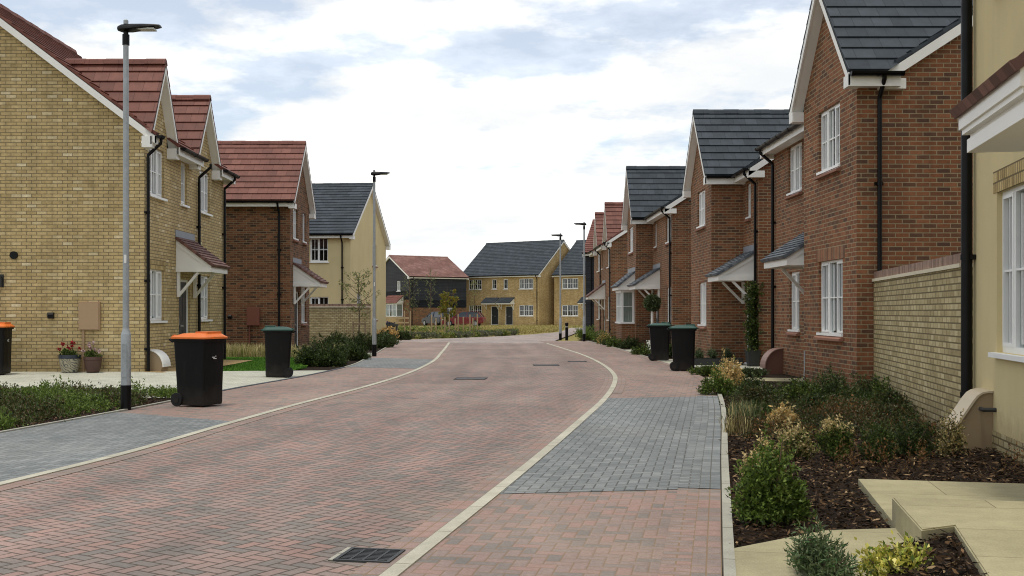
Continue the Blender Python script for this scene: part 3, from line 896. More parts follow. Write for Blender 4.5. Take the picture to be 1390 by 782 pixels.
def strip(name, fa, fb, y0, y1, z, mat, step=.5, kind='structure', nx=1, ya=None, yb=None):
    """sheet between two curves x = fa(y) .. fb(y)"""
    mb = MB()
    n = max(2, int((y1 - y0) / step))
    for i in range(n):
        a, b = y0 + (y1 - y0) * i / n, y0 + (y1 - y0) * (i + 1) / n
        mb.face([(fa(a), a, z), (fb(a), a, z), (fb(b), b, z), (fa(b), b, z)])
    o = mb.build(name, mat, weld=True)
    if name == 'road':
        ul = o.data.uv_layers.new(name='Across')
        for l in o.data.loops:
            c = o.data.vertices[l.vertex_index].co
            ul.data[l.index].uv = ((c.x - fa(c.y)) / (fb(c.y) - fa(c.y)), c.y)
    o['kind'] = kind
    return o

def polysheet(name, pts, mat, kind='structure', z=0.0):
    mb = MB()
    mb.face([(p[0], p[1], p[2] if len(p) > 2 else z) for p in pts], uv=[(p[0], p[1]) for p in pts])
    o = mb.build(name, mat)
    o['kind'] = kind
    return o

def band(name, f, off0, off1, y0, y1, z, mat, h=0.0, step=.4):
    """a strip that runs along a curve at a sideways offset; its texture follows the curve"""
    mb = MB()
    n = max(2, int((y1 - y0) / step))
    L, acc, prev = [], 0.0, None
    for i in range(n + 1):
        y = y0 + (y1 - y0) * i / n
        d = V((f(y + .05) - f(y - .05), .1, 0)).normalized(); nr = V((d.y, -d.x, 0))
        c = V((f(y), y, z))
        if prev is not None: acc += (c - prev).length
        prev = c
        L.append((c + nr * off0, c + nr * off1, acc))
    for (a0, b0, s0), (a1, b1, s1) in zip(L[:-1], L[1:]):
        w = abs(off1 - off0)
        mb.face([a0, b0, b1, a1], [(s0, 0.001), (s0, w - .001), (s1, w - .001), (s1, 0.001)])
        if h:
            dn = V((0, 0, -h))
            mb.face([a0, a1, a1 + dn, a0 + dn]); mb.face([b1, b0, b0 + dn, b1 + dn])
    o = mb.build(name, mat, weld=True)
    o['kind'] = 'structure'
    return o

# ================================================================== SETTING
g = polysheet('ground', [(-1500, -400), (1500, -400), (1500, 2500), (-1500, 2500)], M['grass_base'], z=-.06)
strip('road', KL, KR, -6, 50, 0.0, M['road'])
polysheet('road', [(KL(50), 50), (KR(50), 50), (2.75, 54), (3.1, 57), (3.7, 62), (4.6, 69), (5.6, 78), (9.0, 100), (6.6, 100), (4.4, 78.6), (2.1, 70), (.3, 65), (-2.0, 60.5), (-4.3, 57.2), (-7.5, 55.6), (-12, 54.5), (-12, 51.4), (-7.5, 52), (-4.4, 52.6)], M['far_road'], z=-.001)
strip('pavement', KR, OR, -6, 54, .004, M['pave'])
strip('pavement', OL, KL, -6, 52.5, .004, M['pave'])
# grey patches
def cross(fa, fb, ya, yb):            # a straight line across a pavement from (fa(ya),ya) to (fb(yb),yb)
    return V((fa(ya), ya, 0)), V((fb(yb), yb, 0))
def patch(name, fa, fb, a0, b0, a1, b1, z, mat):
    mb = MB(); n = 24
    for i in range(n):
        r0, r1 = i / n, (i + 1) / n
        ya0, ya1 = a0 + (a1 - a0) * r0, a0 + (a1 - a0) * r1
        yb0, yb1 = b0 + (b1 - b0) * r0, b0 + (b1 - b0) * r1
        mb.face([(fa(ya0), ya0, z), (fb(yb0), yb0, z), (fb(yb1), yb1, z), (fa(ya1), ya1, z)])
    o = mb.build(name, mat, weld=True); o['kind'] = 'structure'
    return o
patch('grey_paving', KR, OR, 8.47, 8.75, 17.9, 18.35, .008, M['pave_grey'])
patch('grey_paving', OL, KL, -6, -6, 15.4, 14.1, .008, M['pave_grey'])
patch('grey_paving', OL, KL, 28.1, 27.3, 34, 32.6, .008, M['pave_grey'])
# border courses
for o0, o1 in ((-.083, 0.0), (-.166, -.083)):
    band('border_course', OR, o0, o1, -6, 8.68, .0085, M['band'])
    band('border_course', OR, o0, o1, 8.69, 18.31, .0125, M['band_grey'])
    band('border_course', OR, o0, o1, 18.32, 53, .0085, M['band'])
def header_band(f, off0, off1, y0, y1, z, mat):
    o = band('border_course', f, off0, off1, y0, y1, z, mat)
    ul = o.data.uv_layers[0].data
    for l in ul: l.uv = (l.uv[1] * .98 + .002, l.uv[0])
    return o
header_band(OR, -.333, -.166, -6, 8.68, .0085, M['band'])
header_band(OR, -.333, -.166, 8.69, 18.31, .0125, M['band_grey'])
for o0, o1 in ((-.135, -.051), (-.218, -.135)):
    band('border_course', KR, o0, o1, -6, 49, .004, M['band'])
for o0, o1 in ((.053, .136), (.136, .219)):
    band('border_course', KL, o0, o1, -6, 49, .004, M['band'])
    band('border_course', KR, o0, o1, 19, 49, .0085, M['band'])
# flush concrete kerbs and edgings
band('kerb', KR, -.05, .05, -6, 50, .013, M['kerb_stone'], h=.05)
band('kerb', KL, -.052, .052, -6, 51, .013, M['kerb_stone'], h=.05)
band('edging_kerb', OR, .004, .072, -6, 23.0, .035, M['edging'], h=.08)
band('edging_kerb', OR, .004, .06, 33, 53.5, .02, M['edging'], h=.06)
band('edging_kerb', OL, -.06, -.004, -6, 17.4, .025, M['edging'], h=.06)
band('edging_kerb', OL, -.06, -.004, 28, 52, .02, M['edging'], h=.06)
band('drive_edge', OL, -.10, -.003, 17.4, 28, .012, M['band_dark'], h=.04)

# planting beds, drives, paths
def xk(c): return lambda y: c
strip('bed_soil', OR, xk(16), -6, 27.2, -.01, M['soil'])
strip('bed_soil', OR, xk(16), 33, 58, -.012, M['soil'])
strip('paving_path', lambda y: OR(y) + .0, xk(6.9), 27.2, 33, -.002, M['drive'])
polysheet('paving_path', [(OR(22.7) + .07, 22.7), (6.55, 22.2), (6.55, 23.4), (OR(23.9) + .07, 23.9)], M['stone_slab'], z=.002)
polysheet('paving_path', [(OR(38) + .06, 38), (6.2, 38.6), (6.2, 42.2), (OR(41.5) + .06, 41.5)], M['drive'], z=-.004)
strip('bed_soil', xk(-30), OL, -6, 20, -.01, M['soil'])
polysheet('driveway', [(-30, 20.3, .0), (OL(18) - .1, 18.05, .002), (OL(20) - .1, 20, .002), (OL(22) - .1, 22, .002), (OL(24) - .1, 24, .003), (OL(26.6) - .1, 26.6, .003), (-6.4, 25.2, .05), (-7.72, 24.22, .10), (-30, 24.22, .10)], M['drive'])
polysheet('sandy_path', [(-7.73, 24.1, .106), (-7.3, 24.02, .09), (-6.95, 25.1, .062), (-6.9, 28.5, .05), (-6.9, 31.2, .05), (-7.73, 31.2, .06)], M['sand'])
polysheet('lawn', [(-6.88, 25.28, .03), (OL(26.4) - .9, 25.7, .025), (-4.9, 28.4, .02), (-5.3, 31.5, .02), (-6.6, 34.2, .02), (-13, 34.6, .02), (-13, 31.3, .0), (-6.88, 31.3, .04)], M['lawn_base'])
polysheet('bed_soil', [(-12, 24.9, -.02), (OL(24.9) - .1, 24.9, -.02), (OL(28) - .06, 28, -.02), (OL(33) - .06, 33, -.02), (OL(38) - .06, 38, -.02), (OL(44) - .06, 44, -.02), (OL(52) - .06, 52, -.02), (-25, 52, -.02)], M['soil'])
polysheet('driveway', [(OL(34.6) - .06, 34.6), (OL(38.2) - .06, 38.2), (-6.9, 39.6), (-6.9, 36.0)], M['drive'], z=-.006)
# the green and the beds at the end of the street
polysheet('grass_verge', [(-40, 56), (-7.5, 55.7), (-4.3, 57.3), (-2.0, 60.6), (.3, 65.1), (2.1, 70.1), (4.4, 78.7), (6.6, 100), (14, 118), (-4, 124), (-40, 118)], M['grass_base'], z=-.03)
polysheet('paving_path', [(-5, 124.4), (4.2, 118), (15, 110.5), (15.4, 111.2), (4.6, 118.8), (-4.6, 125.3)], M['stone_slab'], z=-.02)

# ================================================================== HOUSES, right side
GR = 'brick houses along the right side of the street'
X0 = 6.5; Y0 = 26.0
A = House('brick_house', 'large red brick house with slate cross gable beside the cream rendered house', (X0, Y0, 0), R(-90), 7.93, 8.6, 'red_brick', 'slate',
          gables=[dict(x0=4.8, x1=7.93, proj=.63, zr=7.32)], group=GR)
L = lambda y: Y0 - y
f = A.fr['g0']
window(A.e, f, L(20.24), .98, 1.42, 1.34, 3, True, 'tile', 'soldier')
window(A.e, f, L(20.24), 3.9, 1.27, 1.14, 3, True, 'tile', None)
f = A.fr['front']
window(A.e, f, L(24.75), 4.0, 1.1, 1.08, 3, True, 'tile', None)
window(A.e, f, L(24.65), .97, .82, 1.32, 2, True, 'tile', None)
door(A.e, f, L(22.6))
canopy(A.e, f, L(23.1), L(21.35), 2.33, 3.12, .92)
gas_box(A.e, f, L(25.6), w=.42, h=.56, d=.42, mat='gas_box_red', lidmat='gas_lid_red')
cbx = MB(); cbx.fbox(A.fr['g0'], 4.86, 4.90, .002, .02, .42, .66); cbx.tube([A.fr['g0'].P(4.88, .012, .42), A.fr['g0'].P(4.88, .02, .2), A.fr['g0'].P(4.93, .04, .1)], .008, 6); cbx.build('cable_box', M['galv'], A.e)
downpipe(A.e, f, L(25.92), 5.22)
downpipe(A.e, A.fr['right'], -.28, 5.24, neck=.22)
A.finish()

X0 = 6.75; Y0 = 36.5
B = House('brick_house', 'brick house with slate roof, deep doorway recess and a tall potted climber', (X0, Y0, 0), R(-90), 7.9, 8.6, 'red_brick', 'slate',
          zE=5.15, gables=[dict(x0=2.9, x1=6.1, proj=.88, zr=7.2)], group=GR)
L = lambda y: Y0 - y
f = B.fr['g0']
window(B.e, f, L(32.5), 3.85, 1.2, 1.06, 3, True, 'tile')
window(B.e, f, L(32.3), 1.0, 1.15, 1.26, 3, True, 'tile')
f = B.fr['front']
window(B.e, f, L(30.0), 3.92, .5, .95, 1, True, 'tile', curtain=False)
window(B.e, f, .7, 3.9, 1.1, 1.05, 3, True, 'tile')
window(B.e, f, .7, 1.0, 1.1, 1.26, 3, True, 'tile')
door(B.e, f, L(30.15))
canopy(B.e, f, L(30.3), L(28.9), 2.25, 3.02, .98)
downpipe(B.e, f, L(28.75), 5.08)
B.finish()

X0 = 6.16; Y0 = 49.0
C = House('brick_house', 'brick house with slate roof, white bay window and two canopies behind the bins', (X0, Y0, 0), R(-90), 10.0, 8.6, 'red_brick', 'slate',
          zE=5.15, gables=[dict(x0=2.0, x1=5.0, proj=.66, zr=7.35)], group=GR)
L = lambda y: Y0 - y
f = C.fr['g0']
window(C.e, f, L(46.3), 3.85, 1.3, 1.08, 3, True, 'tile')
# square bay under the gable
bay = MB(); bay.box((L(46.5), -1.18, 0), (L(44.5), -.662, .95))
bo = bay.build('bay_wall', M['red_brick'], C.e)
bf = Fr((0, -1.18, 0), (1, 0, 0))
def bay_window(parent, fr, x0, x1, dep, z0, z1):
    mb = MB()
    mb.fbox(fr, x0 - .05, x1 + .05, -dep, .06, z0 - .04, z0 + .03)
    mb.fbox(fr, x0 - .02, x1 + .02, -dep, .03, z1 - .1, z1)
    n = 4
    for i in range(n + 1):
        x = x0 + (x1 - x0) * i / n
        mb.fbox(fr, x - .04 + (.04 if i == 0 else 0) - (.04 if i == n else 0), x + .04 + (.04 if i == 0 else 0) - (.04 if i == n else 0), -.07, 0, z0 + .031, z1 - .101)
    zm = (z0 + z1) / 2
    mb.fbox(fr, x0 + .08, x1 - .08, -.05, -.012, zm - .012, zm + .012)
    for xs, s in ((x0, 1), (x1, -1)):
        mb.fbox(fr, xs, xs + s * .07, -dep + .001, -dep + .09, z0 + .031, z1 - .101)
        mb.fbox(fr, xs + s * .012, xs + s * .05, -dep + .091, -.071, zm - .012, zm + .012)
    o = mb.build('bay_window', M['upvc'], parent)
    pb = MB()
    pb.face([fr.P(x0 + .08, -.035, z0 + .03), fr.P(x1 - .08, -.035, z0 + .03), fr.P(x1 - .08, -.035, z1 - .1), fr.P(x0 + .08, -.035, z1 - .1)])
    pb.face([fr.P(x0 + .035, -dep + .09, z0 + .03), fr.P(x0 + .035, -.07, z0 + .03), fr.P(x0 + .035, -.07, z1 - .1), fr.P(x0 + .035, -dep + .09, z1 - .1)])
    pb.face([fr.P(x1 - .035, -.07, z0 + .03), fr.P(x1 - .035, -dep + .09, z0 + .03), fr.P(x1 - .035, -dep + .09, z1 - .1), fr.P(x1 - .035, -.07, z1 - .1)])
    pb.build('pane', M['glass'], o)
    def drape(p, q, nn):
        cb = MB()
        p, q = V(p), V(q); d = (q - p); nr = V((d.y, -d.x, 0)).normalized()
        for i in range(nn):
            a, b = p + d * (i / nn) + nr * .02 * (i % 2), p + d * ((i + 1) / nn) + nr * .02 * ((i + 1) % 2)
            h_ = V((0, 0, z1 - z0 - .13))
            cb.face([a, b, b + h_, a + h_])
        cb.build('curtain', M['curtain'], o)
    zz_ = z0 + .03
    drape(fr.P(x0 + .13, -.13, zz_), fr.P(x0 + (x1 - x0) * .46, -.13, zz_), 14)
    drape(fr.P(x0 + (x1 - x0) * .56, -.13, zz_), fr.P(x1 - .13, -.13, zz_), 14)
    drape(fr.P(x0 + .12, -dep + .05, zz_), fr.P(x0 + .12, -.15, zz_), 6)
    drape(fr.P(x1 - .12, -.15, zz_), fr.P(x1 - .12, -dep + .05, zz_), 6)
    return o
bay_window(C.e, bf, L(46.5), L(44.5), .515, .98, 2.3)
gf = C.fr['g0']
canopy(C.e, gf, L(46.65), L(44.35), 2.32, 3.05, .66, flash=True, brackets=False)
f = C.fr['front']
window(C.e, f, L(40.4), 1.0, 1.1, 1.3, 3, True, 'tile')
window(C.e, f, L(40.5), 3.9, 1.2, 1.05, 3, True, 'tile')
window(C.e, f, L(43.5), 3.92, .55, .95, 1, True, 'tile', curtain=False)
window(C.e, f, .4, 3.9, 1.1, 1.05, 3, True, 'tile')
door(C.e, f, L(43.3), mat='door_dark')
canopy(C.e, f, L(43.85), L(42.0), 2.3, 3.1, .95)
downpipe(C.e, f, L(39.25), 5.08)
C.finish()

X0 = 6.0; Y0 = 69.0
D = House('brick_house', 'brick house with two small red tiled gables facing the street', (X0, Y0, 0), R(-90), 10.4, 8.6, 'red_brick', 'red_tile',
          zE=5.15, gables=[dict(x0=1.9, x1=4.3, proj=0.0, zr=7.3), dict(x0=7.9, x1=10.3, proj=0.0, zr=7.3)], group=GR)
L = lambda y: Y0 - y
f = D.fr['front']
for yy in (66.5, 60.5):
    window(D.e, f, L(yy), 3.85, 1.15, 1.06, 3, True, 'white')
    window(D.e, f, L(yy), 1.0, 1.15, 1.26, 3, True, 'white')
window(D.e, f, L(63.6), 3.9, .5, .95, 1, True, 'white', curtain=False)
door(D.e, f, L(63.0))
canopy(D.e, f, L(63.5), L(61.75), 2.15, 3.05, .95, tile='brown_tile')
downpipe(D.e, f, L(58.75), 5.08); downpipe(D.e, f, L(64.3), 5.08)
D.finish()

E = House('clad_house', 'black boarded house with red tiled roof behind the right hand lamp posts', (5.87, 74.2, 0), R(-14), 9.5, 8, 'black_clad', 'red_tile', zE=5.4, tan=.58)
downpipe(E.e, E.fr['front'], .4, 5.3)
window(E.e, E.fr['front'], 3.5, 3.9, 1.2, 1.1, 3)
E.finish()

# near cream house
G = House('rendered_house', 'cream rendered house with wide white porch canopy, nearest on the right', (5.2, 12.1, 0), R(-100.8), 9.0, 8.0, 'render', 'brown_tile', zE=6.1, tan=.7, vo=.1)
f = G.fr['front']
window(G.e, f, 1.02, 1.0, 1.75, 1.6, 4, True, 'white', 'soldier_yellow', open_=True)
window(G.e, f, 1.02, 4.66, 1.5, 1.1, 3, True, 'tile')
door(G.e, f, 3.75, w=1.0, z0=.22)
gas_box(G.e, f, .42, w=.46, h=.58, d=.40, mat='gas_box', pipe=True, rounded=False)
pl = MB(); pl.fbox(f, .0, 3.7, .0025, .012, -.05, .20); pl.build('brick_plinth', M['wall_brick'], G.e)
downpipe(G.e, f, .09, 6.0, off=.085, r=.058)
# moulded porch canopy
pc = MB()
cx0, cx1, pj = 3.88, 5.5, .90
pc.fbox(f, cx0, cx1, .003, pj, 2.62, 2.72)
pc.fbox(f, cx0 + .02, cx1 - .02, .003, pj - .02, 2.72, 2.76)
pc.fbox(f, cx0 - .03, cx1 + .03, .003, pj + .03, 2.76, 2.80)
pc.fbox(f, cx0 - .05, cx1 + .05, .003, pj + .05, 2.80, 2.93)
pc.extrude([f.P(cx0, .003, 2.93), f.P(cx0, pj, 2.93), f.P(cx0, .003, 3.5)], f.t * (cx1 - cx0))
pco = pc.build('porch_canopy', M['white_trim'], G.e)
tb = MB()
slope(tb, f.P(cx0 - .07, pj + .10, 2.93), f.P(cx1 + .07, pj + .10, 2.93), f.P(cx0 - .07, .01, 3.62), f.P(cx1 + .07, .01, 3.62), g=.12, th=.03)
tb.build('canopy_roof', M['brown_tile'], pco)
for x in (cx0 + .12, cx1 - .12):
    b = MB(); b.extrude([f.P(x - .06, .003, 2.38), f.P(x - .06, .12, 2.50), f.P(x - .06, .16, 2.619), f.P(x - .06, .003, 2.619)], f.t * .12)
    b.build('bracket', M['white_trim'], pco)
G.finish()

# yellow brick garden walls
def garden_wall(p, q, h, label, th=.22, step=None, name='garden_wall'):
    p, q = V(p), V(q)
    d = (q - p); Ln = d.length; ang = math.atan2(d.y, d.x)
    e = thing(name, label, 'garden wall', p, ang, 'yellow brick garden walls')
    mb = MB()
    mb.box((0, -th / 2, -.05), (Ln, th / 2, h - .16)); mb.build('wall', M['wall_brick'], e)
    t = MB()
    t.box((0, -th / 2 - .03, h - .16), (Ln, th / 2 + .03, h - .115)); t.build('tile_course', M['cream_sill'], e)
    c = MB()
    c.box((0, -th / 2 + .002, h - .115), (Ln, th / 2 - .002, h))
    c.F = [(pt, [(v.x, v.z - (h - .115) + .03) if abs(pt[0].z - pt[1].z) + abs(pt[1].z - pt[2].z) > .01 else (v.x, v.y + .13) for v in pt], mi, sm) for pt, u, mi, sm in c.F]
    c.build('coping', M['coping'], e)
    return e
garden_wall((6.25, 18.05, 0), (5.26, 12.25, 0), 2.06, 'yellow brick garden wall between the cream house and the large red house')
garden_wall((-10, 50.3, 0), (-5.75, 49.7, 0), 1.78, 'yellow brick garden wall in front of the cream gabled house')

# ================================================================== HOUSES, left side
GL = 'houses along the left side of the street'
X0, Y0 = -7.74, 24.2
H1 = House('brick_house', 'yellow brick house with twin red tiled gables, nearest on the left', (X0, Y0, .09), R(90), 6.95, 8.6, 'yellow_brick', 'red_tile', zE=5.2, tan=.76, vo=.16,
           gables=[dict(x0=.05, x1=1.62, proj=0.0, zr=6.98, eo=.26), dict(x0=3.75, x1=5.65, proj=0.0, zr=6.92, eo=.26)], group=GL)
L = lambda y: y - Y0
f = H1.fr['front']
window(H1.e, f, .28, 3.93, 1.12, 1.1, 3, True, 'white')
window(H1.e, f, .28, 1.12, 1.12, 1.16, 3, True, 'white', 'soldier_yellow')
window(H1.e, f, 2.78, 3.95, .5, 1.05, 1, True, 'white', curtain=False)
window(H1.e, f, 4.45, 3.93, 1.0, 1.1, 3, True, 'white')
window(H1.e, f, 4.45, 1.12, 1.0, 1.16, 3, True, 'white', 'soldier_yellow')
door(H1.e, f, 2.6)
canopy(H1.e, f, 2.36, 3.9, 2.3, 3.12, .84, tile='brown_tile')
gas_box(H1.e, f, .16, w=.5, h=.46, d=.36, mat='gas_box', lidmat='white_trim')
downpipe(H1.e, f, .03, 5.1, off=.07)
downpipe(H1.e, f, 4.22, 5.12)
downpipe(H1.e, f, 6.85, 5.12)
fl = H1.fr['left']            # the end wall that faces the camera: x runs from its back corner
D8 = 8.6
meter_box(H1.e, fl, D8 - 1.42, .92, .46, .62, 'meter_tan', pipe=True)
def wall_bits(house_, fr, rnd=(), sq=(), lamp=()):
    for x, z, r in rnd:
        mb = MB(); mb.tube([fr.P(x, .002, z), fr.P(x, .06, z)], r, 16); mb.build('vent', M['black_plastic'], house_)
    for x, z, s in sq:
        mb = MB(); mb.fbox(fr, x - s, x + s, .002, .06, z - s, z + s); mb.extrude([fr.P(x - s, .06, z + s), fr.P(x - s, .1, z + s * .3), fr.P(x - s, .06, z + s * .3)], fr.t * 2 * s)
        mb.build('vent', M['black_plastic'], house_)
    for x, z in lamp:
        mb = MB(); mb.fbox(fr, x - .05, x + .05, .002, .03, z - .14, z + .14); mb.tube([fr.P(x, .09, z - .13), fr.P(x, .09, z + .1)], .045, 10); mb.fbox(fr, x - .03, x + .03, .03, .09, z - .0, z + .03)
        mb.build('wall_light', M['steel_dark'], house_)
wall_bits(H1.e, fl, rnd=[(D8 - 2.85, 2.56, .085)], sq=[(D8 - 2.04, 1.24, .065)], lamp=[(D8 - 3.13, 2.0)])
H1.finish()

H2 = House('brick_house', 'brown brick house with broad red tiled roof and a porch, middle of the left row', (-16.0, 37.2, 0), 0.0, 9.0, 3.8, 'brown_brick', 'red_tile', zE=5.15, tan=1.02, vo=.2, group=GL)
f = H2.fr['right']
window(H2.e, f, .55, 3.9, .85, 1.1, 2, True, 'tile', curtain=False)
window(H2.e, f, 2.4, 3.9, .62, 1.1, 1, True, 'tile', curtain=False)
window(H2.e, f, 2.15, 1.0, .95, 1.3, 2, True, 'tile')
door(H2.e, f, .8, mat='door_dark')
canopy(H2.e, f, .55, 2.05, 2.3, 3.1, .9, tile='brown_tile')
f = H2.fr['front']
downpipe(H2.e, f, 8.64, 5.08)
meter_box(H2.e, f, 7.55, .95, .44, .62, 'meter_brown', pipe=True)
wall_bits(H2.e, f, sq=[(6.98, 1.25, .06)])
H2.finish()

c5, s5 = math.cos(R(5.5)), math.sin(R(5.5))
H3 = House('rendered_house', 'cream rendered house with slate roof and tall gable end behind the garden wall', (-6.95 - 10 * c5, 52 + 10 * s5, 0), R(-5.5), 10.0, 8.5, 'render', 'slate', zE=5.1, tan=.62, vo=.2, group=GL)
f = H3.fr['front']
window(H3.e, f, 8.05, 3.78, .88, 1.14, 2, True, 'white')
window(H3.e, f, 8.05, 1.0, .9, 1.13, 2, True, 'white')
downpipe(H3.e, f, 9.62, 5.03)
f = H3.fr['right']
window(H3.e, f, 5.0, 3.8, 1.0, 1.1, 2, True, 'tile'); window(H3.e, f, 5.0, 1.0, 1.0, 1.3, 2, True, 'tile')
window(H3.e, f, 1.4, 1.0, 1.0, 1.3, 2, True, 'tile')
H3.finish()

# ================================================================== HOUSES, end of the street
K = House('clad_house', 'black boarded house on a brick base with red tiled roof, left of the far green', (-9.5, 118.0, 0), R(32), 7.1, 9.0, 'black_clad', 'dusty_tile', zE=5.25, tan=.5, vo=.15)
f = K.fr['front']
window(K.e, f, 4.6, .8, .8, 1.1, 1, True, 'white'); downpipe(K.e, f, .35, 5.2)
f = K.fr['left']
window(K.e, f, 6.1, 3.7, .9, 1.1, 2, True, 'white', curtain=False)
bw = MB(); bw.fbox(f, 4.2, 7.6, .002, .8, 0, .95); bw.build('bay_wall', M['far_yellow_brick'], K.e)
bay_window(K.e, Fr(f.P(0, .8, 0), f.t), 4.2, 7.6, .79, .98, 2.35)
rb = MB(); slope(rb, f.P(4.0, 1.0, 2.4), f.P(7.8, 1.0, 2.4), f.P(4.0, .01, 3.25), f.P(7.8, .01, 3.25)); rb.build('bay_roof', M['red_tile'], K.e)
rc = MB(); rc.extrude([f.P(4.1, .003, 2.36), f.P(4.1, .85, 2.36), f.P(4.1, .85, 2.46), f.P(4.1, .003, 3.14)], f.t * 3.6); rc.build('bay_trim', M['white_trim'], K.e)
K.finish(lower='brown_brick', lower_z=2.75)

def far_semi(name, label, loc, wins, doors, cans, w, pipes):
    h = House(name, label, loc, R(-35), w, 9.9, 'far_yellow_brick', 'slate', zE=5.5, tan=.76, vo=.12, group='yellow brick houses beyond the green')
    f = h.fr['front']
    for x, ww, z, hh, n in wins: window(h.e, f, x, z, ww, hh, n, True, 'white', curtain=random.random() < .5)
    for x in doors: door(h.e, f, x, w=1.0, h=2.08)
    for a, b in cans: canopy(h.e, f, a, b, 2.3, 3.05, .95, tile='slate', flash=False)
    for x in pipes: downpipe(h.e, f, x, 5.42)
    h.finish()
    return h
far_semi('semi_detached_house', 'pair of yellow brick homes under one slate roof with two dark doors', (-4.1, 126.0, 0),
         [(.95, 1.8, 3.95, 1.15, 3), (4.2, .6, 3.98, 1.1, 1), (5.75, .6, 3.98, 1.1, 1), (7.85, 1.85, 3.95, 1.15, 3), (.95, 1.8, 1.0, 1.2, 3), (7.85, 1.85, 1.0, 1.2, 3)],
         [4.05, 6.0], [(3.4, 5.15), (5.45, 7.2)], 10.47, [10.2])
far_semi('semi_detached_house', 'yellow brick house with slate roof partly hidden behind two lamp posts', (6.15, 121.0, 0),
         [(1.0, 2.05, 3.95, 1.15, 3), (1.0, 2.05, 1.0, 1.2, 3), (6.2, 1.8, 3.95, 1.15, 3), (6.2, 1.8, 1.0, 1.2, 3)], [3.9], [(3.6, 5.5)], 9.5, [])

# ================================================================== STREET FURNITURE
def make_lamp(h=5.5):
    e = thing('street_lamp', 'x', 'street lamp')
    mb = MB(); mb.lathe([(.0, 0), (.073, 0), (.073, .36), (0, .36)], seg=16); mb.build('base_sleeve', M['black_plastic'], e)
    mb = MB(); mb.lathe([(0, .36), (.07, .36), (.07, 1.08), (.064, 1.10), (.046, 1.16), (.046, 1.18), (0, 1.18)], seg=16)
    mb.build('base_post', M['galv'], e)
    d = MB(); d.box((-.035, -.0755, .48), (.035, -.068, .95)); d.build('service_door', M['galv'], e)
    mb = MB(); mb.lathe([(0, 1.18), (.045, 1.18), (.038, h - .28), (0, h - .28)], seg=14); mb.build('pole', M['galv'], e)
    s = MB(); s.box((-.012, -.048, 2.10), (.022, -.043, 2.22)); s.build('number_plate', M['white_trim'], e)
    mb = MB(); mb.lathe([(0, h - .28), (.05, h - .28), (.05, h - .13), (.035, h - .125), (.035, h - .06), (0, h - .06)], seg=14)
    mb.build('spigot', M['black_plastic'], e)
    # lantern head, pointing to +x
    hd = MB()
    secs = [(-.11, .05, .035, -.01), (-.06, .075, .055, -.006), (.08, .10, .058, .0), (.25, .115, .042, .012), (.42, .11, .026, .02), (.49, .085, .014, .024)]
    rings = []
    for x, wy, hz, dz in secs:
        c = h - .03 + dz
        rings.append([V((x, wy * a, c + hz * b)) for a, b in ((-1, -.5), (-.9, .2), (-.5, .75), (0, 1), (.5, .75), (.9, .2), (1, -.5), (.6, -.95), (0, -1.05), (-.6, -.95))])
    hd.loft(rings); ho = hd.build('lantern', M['black_plastic'], e)
    lb = MB(); lb.box((.16, -.075, h - .068), (.42, .075, h - .045)); lb.build('lens', M['led'], ho)
    pb = MB(); pb.lathe([(0, h + .02), (.035, h + .02), (.035, h + .07), (.02, h + .085), (0, h + .085)], seg=12); pb.build('photocell', M['galv'], ho)
    return e
lamps = [((-5.32, 15.8), 0, 1.0, 'tall grey street lamp beside the orange lidded bin at the pavement edge'),
         ((-3.92, 35.0), 5, 1.06, 'grey street lamp standing in front of the cream gabled house on the left'),
         ((4.13, 53.0), 180, 1.03, 'taller right hand street lamp in front of the black boarded wall'),
         ((3.12, 55.3), 180, .96, 'street lamp beside the short black bollard at the end of the street')]
lp = make_lamp()
for i, ((x, y), a, s, lab) in enumerate(lamps):
    o = lp if i == 0 else copy_tree(lp)
    o.location = (x, y, 0); o.rotation_euler = (0, 0, R(a)); o.scale = (1, 1, s) if i else (1, 1, 1)
    o['label'] = lab; o['group'] = 'street lamps'

def rrect(cx, cy, w, d, r, z, n=4):
    pts = []
    for qx, qy, a0 in ((1, 1, 0), (-1, 1, 90), (-1, -1, 180), (1, -1, 270)):
        for k in range(n + 1):
            a = R(a0 + 90 * k / n)
            pts.append(V((cx + qx * (w / 2 - r) + r * math.cos(a), cy + qy * (d / 2 - r) + r * math.sin(a), z)))
    return pts

